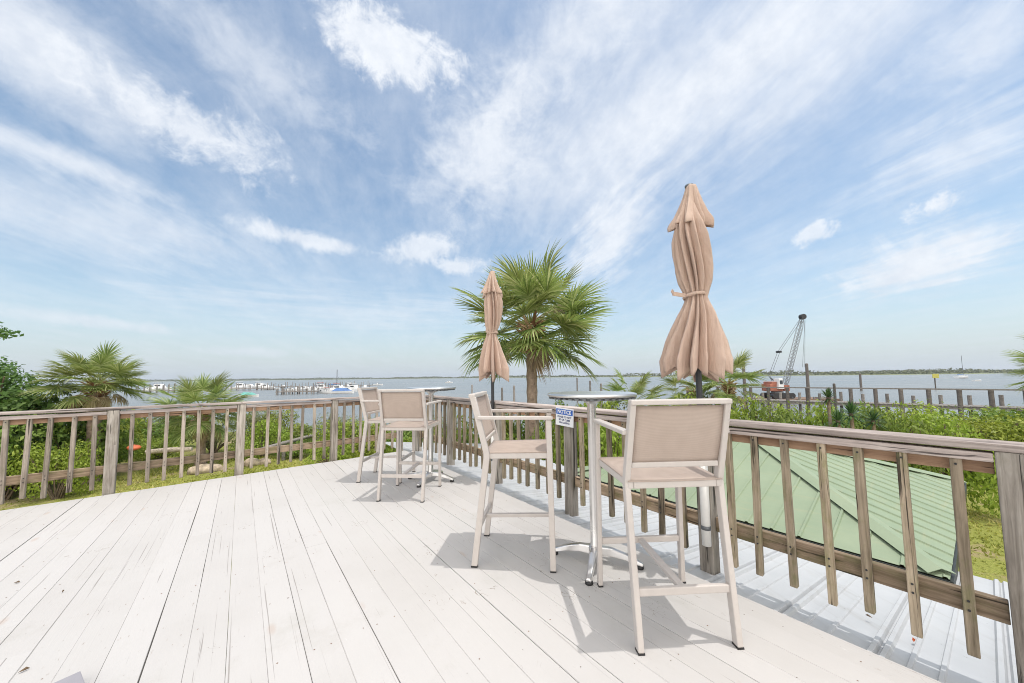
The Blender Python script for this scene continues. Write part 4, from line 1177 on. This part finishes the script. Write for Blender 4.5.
mb = MB(); mb.box((0,-.25,p.z-WZ), (1.7,.08,1.1)); mb.build('board', M['yellow'], mk)

# ------------------------------------------------------------------ boats and docks
def boat(px, py, Y, L, kind, label, rz=0.0, cover=None):
    p = aty(px, py, Y)
    root = empty('boat' if kind != 'sail' else 'sailboat', (p.x, p.y, WZ), rz, label, 'boat' if kind != 'sail' else 'sailboat', 'boats on the river')
    L *= 1.0 if kind in ('sail', 'dinghy') else .70
    W_ = L*.30; hb = L*.11
    mb = MB(); st = []
    for s_, k, sh in ((-.5,.82,1.0),(-.2,1.0,1.0),(.15,.92,1.06),(.38,.5,1.18),(.5,.03,1.3)):
        x = L*s_; w = W_*k/2; z = hb*sh
        st.append([(x,-w,z),(x,-w*.85,z*.35),(x,-w*.3,-.3),(x,w*.3,-.3),(x,w*.85,z*.35),(x,w,z)])
    vs = [q for r_ in st for q in r_]; n = 6
    fs = [(i*n+k, i*n+k+1, (i+1)*n+k+1, (i+1)*n+k) for i in range(4) for k in range(5)] + [(i*n+5, i*n, (i+1)*n, (i+1)*n+5) for i in range(4)] + [tuple(range(6))[::-1]]
    mb.add(vs, fs); mb.build('hull', M['boat_white'], root)
    if kind in ('cabin', 'cruiser'):
        h2 = L*(.13 if kind == 'cabin' else .19)
        mb = MB(); mb.add([(-L*.22,-W_*.36,hb),(L*.24,-W_*.30,hb*1.05),(L*.24,W_*.30,hb*1.05),(-L*.22,W_*.36,hb),(-L*.20,-W_*.32,hb+h2),(L*.08,-W_*.28,hb+h2),(L*.08,W_*.28,hb+h2),(-L*.20,W_*.32,hb+h2)],
            [(3,2,1,0),(4,5,6,7),(0,1,5,4),(1,2,6,5),(2,3,7,6),(3,0,4,7)]); cbn = mb.build('cabin', M['boat_white'], root, .05)
        mb = MB(); mb.box((-L*.06,0,hb+h2*.62), (L*.24,W_*.66,h2*.34)); mb.build('window', M['boat_dark'], cbn)
        if kind == 'cruiser':
            mb = MB(); mb.box((-L*.08,0,hb+h2+L*.09), (L*.30,W_*.62,.12)); mb.build('canopy', cover or M['boat_white'], root, .03)
            mb = MB()
            for sx in (-.2,.04):
                for sy in (-1,1): mb.tube([(L*sx,sy*W_*.26,hb+h2), (L*sx,sy*W_*.26,hb+h2+L*.09)], .05, 6)
            mb.build('canopy_frame', M['steel'], root)
    elif kind == 'open':
        mb = MB(); mb.box((-L*.05,0,hb+L*.05), (L*.12,W_*.4,L*.10)); mb.build('console', M['boat_white'], root, .03)
        mb = MB(); mb.box((-L*.05,0,hb+L*.21), (L*.30,W_*.6,.1)); mb.build('canopy', cover or M['boat_blue'], root, .03)
        mb = MB()
        for sx in (-.15,.05):
            for sy in (-1,1): mb.tube([(L*sx,sy*W_*.25,hb*.9), (L*sx,sy*W_*.25,hb+L*.21)], .045, 6)
        mb.build('canopy_frame', M['steel'], root)
        mb = MB(); mb.box((-L*.53,0,hb*.95), (L*.06,W_*.22,L*.13)); mb.build('outboard_motor', M['black'], root, .04)
    elif kind == 'covered':
        mb = MB(); mb.add([(-L*.5,-W_*.42,hb),(L*.4,-W_*.25,hb*1.15),(L*.4,W_*.25,hb*1.15),(-L*.5,W_*.42,hb),(-L*.3,0,hb+L*.16),(L*.15,0,hb+L*.14)], [(3,2,1,0),(0,1,5,4),(2,3,4,5),(3,0,4),(1,2,5)]); mb.build('cover', cover or M['boat_teal'], root)
    elif kind == 'sail':
        mb = MB(); mb.add([(-L*.15,-W_*.25,hb),(L*.2,-W_*.2,hb),(L*.2,W_*.2,hb),(-L*.15,W_*.25,hb),(-L*.13,-W_*.2,hb+.55),(L*.12,-W_*.16,hb+.45),(L*.12,W_*.16,hb+.45),(-L*.13,W_*.2,hb+.55)],
            [(3,2,1,0),(4,5,6,7),(0,1,5,4),(1,2,6,5),(2,3,7,6),(3,0,4,7)]); mb.build('cabin', M['boat_white'], root)
        mb = MB(); mb.tube([(L*.1,0,hb), (L*.1,0,L*1.28)], .13, 8); mb.build('mast', M['steel'], root)
        mb = MB(); mb.tube([(L*.1,0,hb+1.5), (-L*.38,0,hb+1.4)], .22, 8); mb.build('boom', M['boat_blue'], root)
    elif kind == 'dinghy':
        mb = MB(); mb.box((0,0,hb*.85), (L*.12,W_*.8,.08)); mb.build('thwart', M['wood_grey'], root)
    return root
boat(962, 374.5, 250, 12.5, 'sail', 'white sailboat at anchor with a bare mast, near the far right shore', R(15))
boat(977, 377.5, 170, 5.0, 'dinghy', 'small white skiff just right of the anchored sailboat', R(10))
boat(241, 387.5, 175, 13, 'cruiser', 'white motor cruiser at left of the marina, above the left railing', R(20))
boat(250, 386.5, 200, 12, 'cabin', 'white cabin boat immediately right of the leftmost cruiser', R(-15))
boat(260, 386.5, 190, 13, 'cruiser', 'white motor cruiser standing alone at the right of the cabin boat', R(5))
boat(249, 397, 92, 6.5, 'covered', 'boat under a teal cover in the marina, low over the left railing', R(10))
boat(316, 391, 125, 9, 'open', 'open white boat with a blue canopy at the left end of the marina dock', R(60), M['boat_blue'])
boat(322, 389, 140, 11, 'cruiser', 'cabin cruiser with a reddish canopy at the marina dock', R(25), M['boat_red'])
boat(330, 391.5, 120, 8, 'cabin', 'small white cabin boat in the middle of the marina dock', R(-10))
boat(338, 390, 125, 10, 'cruiser', 'white cruiser with a red canopy, right half of the marina dock', R(15), M['boat_red'])
boat(347, 390.5, 120, 9, 'cabin', 'white cabin boat near the right end of the marina dock', R(30))
boat(354, 389, 130, 10, 'cruiser', 'white cruiser with a plain canopy behind the hidden bar chair', R(-20))
boat(378, 383, 230, 9, 'open', 'white open boat under way, alone above the far bar chair', R(5), M['boat_white'])
boat(160, 388, 170, 14, 'cruiser', 'white motor cruiser seen between the two left palms', R(10))
boat(150, 390, 150, 11, 'cabin', 'white cabin boat just right of the low left palm', R(-20))
boat(449, 381.5, 300, 9, 'cabin', 'distant white cabin boat in open water left of the far umbrella', R(4))
def dock(px0, px1, py, Y, label, np_, hgt=2.4):
    a, b = aty(px0, py, Y), aty(px1, py, Y+4); a.z = b.z = 0
    c = (a+b)/2; root = empty('dock', (c.x, c.y, WZ), 0, label, 'dock', 'marina docks')
    mb = MB(); mb.bar(a-c+Vector((0,0,.75)), b-c+Vector((0,0,.75)), 2.2, .25); mb.build('walkway', M['wood_grey'], root)
    for k in range(np_):
        s_ = (k+.5)/np_
        for sd in (-1.3, 1.3):
            q = (a-c).lerp(b-c, s_) + Vector((rnd.uniform(-.4,.4), sd, 0)); h = hgt+rnd.uniform(-.5,.7)
            mb = MB(); mb.tube([q+Vector((0,0,-2)), q+Vector((0,0,h))], .15, 8); mb.build('piling', M['wood_grey'], root)
boat(327, 393, 110, 8, 'open', 'open white boat with a red canopy in front of the marina dock', R(-25), M['boat_red'])
boat(343, 393, 108, 9, 'covered', 'low boat under a blue cover in front of the marina dock', R(12), M['boat_blue'])
boat(335, 389, 150, 6.5, 'sail', 'sailing boat with a bare mast moored behind the cabin boats', R(30))
for k in range(14):
    g_ = random.Random(300+k); px_ = (266, 272, 283, 291, 299, 306, 313, 319, 326, 333, 341, 350, 357, 365)[k]
    Y_ = g_.uniform(135, 190); kd = g_.choice(['open', 'cabin', 'cruiser', 'cabin'])
    boat(px_, 388.5 + 420*(1/Y_-1/160), Y_, g_.uniform(6.5, 10), kd, 'small white boat in the crowded marina row behind the dock pilings', R(g_.uniform(-60, 60)), M[g_.choice(['boat_white', 'boat_red', 'boat_blue', 'boat_white'])])['group'] = 'boats in the crowded marina row'
dock(276, 318, 395, 105, 'grey timber marina dock with a row of close pilings', 11, 2.0)
dock(312, 362, 392, 128, 'marina dock where the cluster of cabin boats lies', 9)
dock(262, 372, 389, 185, 'long far dock running behind the crowded marina row', 16)
dock(225, 275, 392, 150, 'far marina dock behind the teal covered boat', 8)
dock(132, 180, 393, 130, 'marina dock seen between the two left palms', 8, 3.0)

# ------------------------------------------------------------------ far wood (reads as one mass) and far houses
def far_wood():
    g = np.random.default_rng(5); V = []; n = 26000
    s_ = g.random(n); s_ = .02+.96*s_
    pts = np.array([shore_pt(a) for a in s_]); dep = g.uniform(25, 260, n)
    hh = 9 + 4.0*np.sin(s_*90)*np.sin(s_*37+1) + 2.5*np.sin(s_*333) ; hh = np.clip(hh, 2.5, 14)
    z = WZ + 1 + hh*g.uniform(.05, 1.0, n)**.7 * np.clip((dep+40)/180, .3, 1)
    p = np.stack([pts[:,0]+g.normal(0,6,n), pts[:,1]+dep, z], 1)
    t = g.normal(size=(n,3)); t[:,2] *= .4; t /= np.linalg.norm(t, axis=1)[:,None]
    u = np.cross(t, g.normal(size=(n,3))); u /= np.linalg.norm(u, axis=1)[:,None]
    sz = g.uniform(2.0, 5.0, n)[:,None]
    u[:,2] *= .6
    v = np.stack([p-t*sz, p+u*sz*.6, p+t*sz, p-u*sz*.6], 1).reshape(-1,3)
    me = bpy.data.meshes.new('far_wood'); nv = len(v)
    me.vertices.add(nv); me.vertices.foreach_set('co', v.ravel()); me.loops.add(nv)
    me.loops.foreach_set('vertex_index', np.arange(nv, dtype=np.int32)); me.polygons.add(n)
    me.polygons.foreach_set('loop_start', np.arange(0, nv, 4, dtype=np.int32)); me.update(calc_edges=True)
    me.attributes.new('tint', 'FLOAT', 'FACE').data.foreach_set('value', g.random(n).astype(np.float32))
    me.materials.append(M['far_green']); o = link('far_wood', me)
    tag(o, 'low band of trees along the far shore of the river', 'wood', kind='stuff')
far_wood()

# ------------------------------------------------------------------ sea air
mb = MB(); mb.box((0, 3400, 17), (12400, 7400, 60)); hzo = mb.build('haze'); tag(hzo, 'pale sea haze over the river', 'haze', kind='stuff')
hm = bpy.data.materials.new('sea_haze'); hm.use_nodes = True; ht = NT(hm.node_tree)
ht.n.remove(ht.n['Principled BSDF']); pv = ht.new('ShaderNodeVolumePrincipled'); pv.inputs['Color'].default_value = (.86,.92,1,1); pv.inputs['Density'].default_value = 1.2e-4; pv.inputs['Anisotropy'].default_value = .2
ht.l.new(pv.outputs[0], ht.n['Material Output'].inputs['Volume']); hzo.data.materials.append(hm)
# ------------------------------------------------------------------ light, sky, clouds
SUNV = Vector((.25, -.035, 1.07)).normalized()
el = math.asin(SUNV.z); az = math.atan2(SUNV.x, SUNV.y)
sun = bpy.data.lights.new('sun', 'SUN'); sun.energy = 2.0; sun.angle = R(.53); sun.color = (1.0, .955, .90)
so = bpy.data.objects.new('sun', sun); COL.objects.link(so); so.rotation_euler = SUNV.to_track_quat('Z', 'Y').to_euler()
so.location = (0, 0, 30)
w = bpy.data.worlds.new('World'); sc.world = w; w.use_nodes = True
nt = NT(w.node_tree); bg = nt.n['Background']
sky = nt.new('ShaderNodeTexSky', sky_type='NISHITA'); sky.sun_disc = False; sky.sun_elevation = el; sky.sun_rotation = az
sky.altitude = 5; sky.air_density = 1.0; sky.dust_density = 1.6; sky.ozone_density = .55
gen = nt.new('ShaderNodeTexCoord').outputs['Generated']
sep = nt.new('ShaderNodeSeparateXYZ'); nt.l.new(gen, sep.inputs[0]); X, Y, Z = sep.outputs
zc = nt.math('MAXIMUM', Z, .0)
den = nt.math('ADD', zc, .10)
cx = nt.math('DIVIDE', X, den); cy = nt.math('DIVIDE', Y, den)
cmb = nt.new('ShaderNodeCombineXYZ'); nt.l.new(cx, cmb.inputs[0]); nt.l.new(cy, cmb.inputs[1]); PL = cmb.outputs[0]
azn = nt.math('MULTIPLY', nt.math('ARCTAN2', X, Y), 180/math.pi)
eln = nt.math('MULTIPLY', nt.math('ARCSINE', Z), 180/math.pi)
def azel(px, py):
    v = ray(px, py).normalized(); return math.degrees(math.atan2(v.x, v.y)), math.degrees(math.asin(v.z))
def window(px, py, wpx, hpx, rot=0.0, soft=.5):
    """soft elliptical patch of sky round the direction of a cloud; sizes in degrees"""
    a, e = azel(px, py); k = math.cos(math.radians(e))
    a1, e1 = azel(px+wpx, py); a2, e2 = azel(px, py-hpx)
    sa = max(2.0, math.hypot((a1-a)*k, e1-e)); se = max(1.0, math.hypot((a2-a)*k, e2-e))
    da = nt.math('MULTIPLY', nt.math('SUBTRACT', azn, a), k); de = nt.math('SUBTRACT', eln, e)
    c, s_ = math.cos(R(rot)), math.sin(R(rot))
    u = nt.math('DIVIDE', nt.math('ADD', nt.math('MULTIPLY', da, c), nt.math('MULTIPLY', de, s_)), sa)
    v = nt.math('DIVIDE', nt.math('SUBTRACT', nt.math('MULTIPLY', de, c), nt.math('MULTIPLY', da, s_)), se)
    d2 = nt.math('ADD', nt.math('MULTIPLY', u, u), nt.math('MULTIPLY', v, v))
    return nt.math('SQRT', d2), u, v
# noises
def plane(px, py):
    v = ray(px, py).normalized(); d_ = max(v.z, 0)+.10; return Vector((v.x/d_, v.y/d_))
f_ = plane(880, 40)-plane(600, 265); FIB = math.atan2(f_.y, f_.x)
f_ = plane(1010, 235)-plane(820, 290); FIB2 = math.atan2(f_.y, f_.x)
warp = nt.new('ShaderNodeTexNoise'); nt.l.new(PL, warp.inputs['Vector']); warp.inputs['Scale'].default_value = 1.1; warp.inputs['Detail'].default_value = 3
wv = nt.new('ShaderNodeVectorMath', operation='MULTIPLY_ADD'); nt.l.new(warp.outputs['Color'], wv.inputs[0]); wv.inputs[1].default_value = (.28,.28,0); nt.l.new(PL, wv.inputs[2]); WP = wv.outputs[0]
puff = nt.math('ADD', nt.math('MULTIPLY', nt.noise(gen, 8.0, 10, .66, .6), .6), nt.math('MULTIPLY', nt.noise(gen, 30.0, 8, .65, .4), .4))
puffs = nt.noise(gen, 26.0, 6, .6)
fine = nt.math('ADD', nt.math('MULTIPLY', nt.noise(WP, 2.4, 10, .66), .6), nt.math('MULTIPLY', nt.noise(gen, 12.0, 9, .68, .5), .4))
streakR = nt.math('ADD', nt.math('MULTIPLY', nt.noise(nt.mapping(nt.mapping(WP, rot=(0,0,-FIB)), (.9, 4.0, 1)), 1.0, 10, .66), .78), nt.math('MULTIPLY', nt.noise(gen, 14.0, 9, .68, .5), .22))
streakH = nt.math('ADD', nt.math('MULTIPLY', nt.noise(nt.mapping(nt.mapping(WP, rot=(0,0,-FIB2)), (1.0, 3.4, 1), (3,5,0)), 1.0, 9, .64), .65), nt.math('MULTIPLY', nt.noise(gen, 16.0, 9, .68, .5), .35))
streakC = nt.noise(nt.mapping(gen, (5, 5, 60), (2,1,0)), 1.0, 7, .6)
masks = []
def addm(m): masks.append(m)
def mul(*a):
    r_ = a[0]
    for q in a[1:]: r_ = nt.math('MULTIPLY', r_, q)
    return r_
def blob(px, py, w_, h_, rot, nz, amp, lo, hi, strength):
    d_, u, v = window(px, py, w_, h_, rot)
    f = nt.math('ADD', nt.math('SUBTRACT', 1.0, d_), nt.math('MULTIPLY', nt.math('SUBTRACT', nz, .5), amp))
    addm(nt.math('MULTIPLY', nt.sstep(f, lo, hi), strength))
SKYSPEC = [
 # px, py, half-width, half-height, rot, noise, amp, lo, hi, strength
 (386, 46, 88, 56, -6, puff, 2.4, .12, .62, .95),      # bright puff at top
 (25, 40, 170, 95, -14, fine, 1.8, -.05, 1.0, .80),       # soft bank top left
 (190, 130, 140, 50, -10, puff, 3.4, .15, .95, .80),   # broken patches left
 (60, 158, 160, 22, -7, streakH, 2.2, .0, .9, .75),
 (120, 225, 220, 55, 4, streakH, 2.8, .0, 1.1, .60),
 (300, 238, 80, 13, -5, puff, 2.4, .05, .8, .80),
 (425, 248, 55, 18, 10, puff, 2.8, .05, .8, .75),
 (460, 267, 32, 13, 0, puff, 2.6, .05, .7, .8),
 (490, 150, 95, 95, 30, fine, 2.8, .0, 1.0, .78),
 (660, 110, 270, 95, 24, streakR, 1.9, -.45, 1.1, .80),   # fan of fibres
 (800, 50, 270, 100, 18, streakR, 2.0, -.4, 1.15, .76),
 (615, 235, 95, 38, 50, streakR, 2.4, -.05, .8, .85),
 (570, 40, 170, 80, 30, fine, 2.6, -.1, 1.0, .75),
 (930, 258, 160, 42, 8, streakH, 3.0, .0, .75, .92),
 (900, 275, 90, 16, 8, puff, 3.2, .1, .8, .75),
 (935, 205, 46, 20, 12, puff, 4.6, .30, .95, .85),
 (815, 233, 32, 17, 12, puff, 4.8, .35, 1.0, .75),
 (960, 150, 200, 50, 12, streakR, 2.8, .05, 1.1, .65),
 (990, 30, 150, 60, 10, fine, 2.6, .0, 1.1, .6),
 (250, 60, 190, 70, -20, fine, 2.8, .2, 1.2, .50),
 (100, 322, 110, 9, -4, puff, 2.4, .05, .9, .60),
 (250, 352, 70, 7, 0, puff, 2.2, .05, .9, .6),
 (350, 310, 240, 34, 0, streakC, 2.4, .2, 1.2, .40),
]
for s_ in SKYSPEC: blob(*s_)
# thin veil everywhere
addm(nt.math('MULTIPLY', nt.sstep(nt.math('ADD', nt.math('MULTIPLY', streakR, .55), nt.math('MULTIPLY', fine, .45)), .32, .74), .46))
inv = None
for m_ in masks:
    q = nt.math('SUBTRACT', 1.0, m_); inv = q if inv is None else nt.math('MULTIPLY', inv, q)
cov = nt.math('SUBTRACT', 1.0, inv)
hz = nt.math('POWER', nt.math('SUBTRACT', 1.0, nt.math('MINIMUM', zc, 1.0)), 7.0)
CLOUD = (5.75, 5.95, 6.25, 1)
shade = nt.ramp(nt.math('ADD', nt.math('MULTIPLY', puffs, .6), nt.math('MULTIPLY', puff, .4)), [(.3, (.80,.83,.88)), (.6, (1,1,1))])
ccol = nt.mix(1.0, CLOUD, shade, 'MULTIPLY')
col = nt.mix(cov, nt.mix(1.0, sky.outputs[0], (.96, 1.05, 1.02, 1), 'MULTIPLY'), ccol)
col = nt.mix(nt.math('MULTIPLY', hz, .85), col, (3.85, 4.35, 4.9, 1))
# bright cloud overhead, added above the view to fill the shadows
zen = nt.math('MULTIPLY', nt.sstep(nt.math('ADD', Z, nt.math('MULTIPLY', nt.math('SUBTRACT', fine, .5), .25)), .76, .95), .9)
col = nt.mix(zen, col, (10.2, 9.9, 9.5, 1))
# unseen bright cloud bank, added behind the camera as fill light
bk = nt.math('MULTIPLY', nt.sstep(nt.math('ADD', nt.math('MULTIPLY', Y, -1.0), nt.math('MULTIPLY', nt.math('SUBTRACT', fine, .5), .5)), .10, .55), .92)
col = nt.mix(bk, col, (12.4, 11.9, 11.3, 1))
nt.l.new(col, bg.inputs['Color']); bg.inputs['Strength'].default_value = .15

sc.view_settings.view_transform = 'Standard'; sc.view_settings.look = 'None'; sc.view_settings.gamma = 1
sc.view_settings.exposure = 0.17; sc.view_settings.use_curve_mapping = False
sc.cycles.max_bounces = 6; sc.cycles.transparent_max_bounces = 8
sc.cycles.use_denoising = True
sc.cycles.pixel_filter_type = 'BLACKMAN_HARRIS'; sc.cycles.filter_width = 1.0
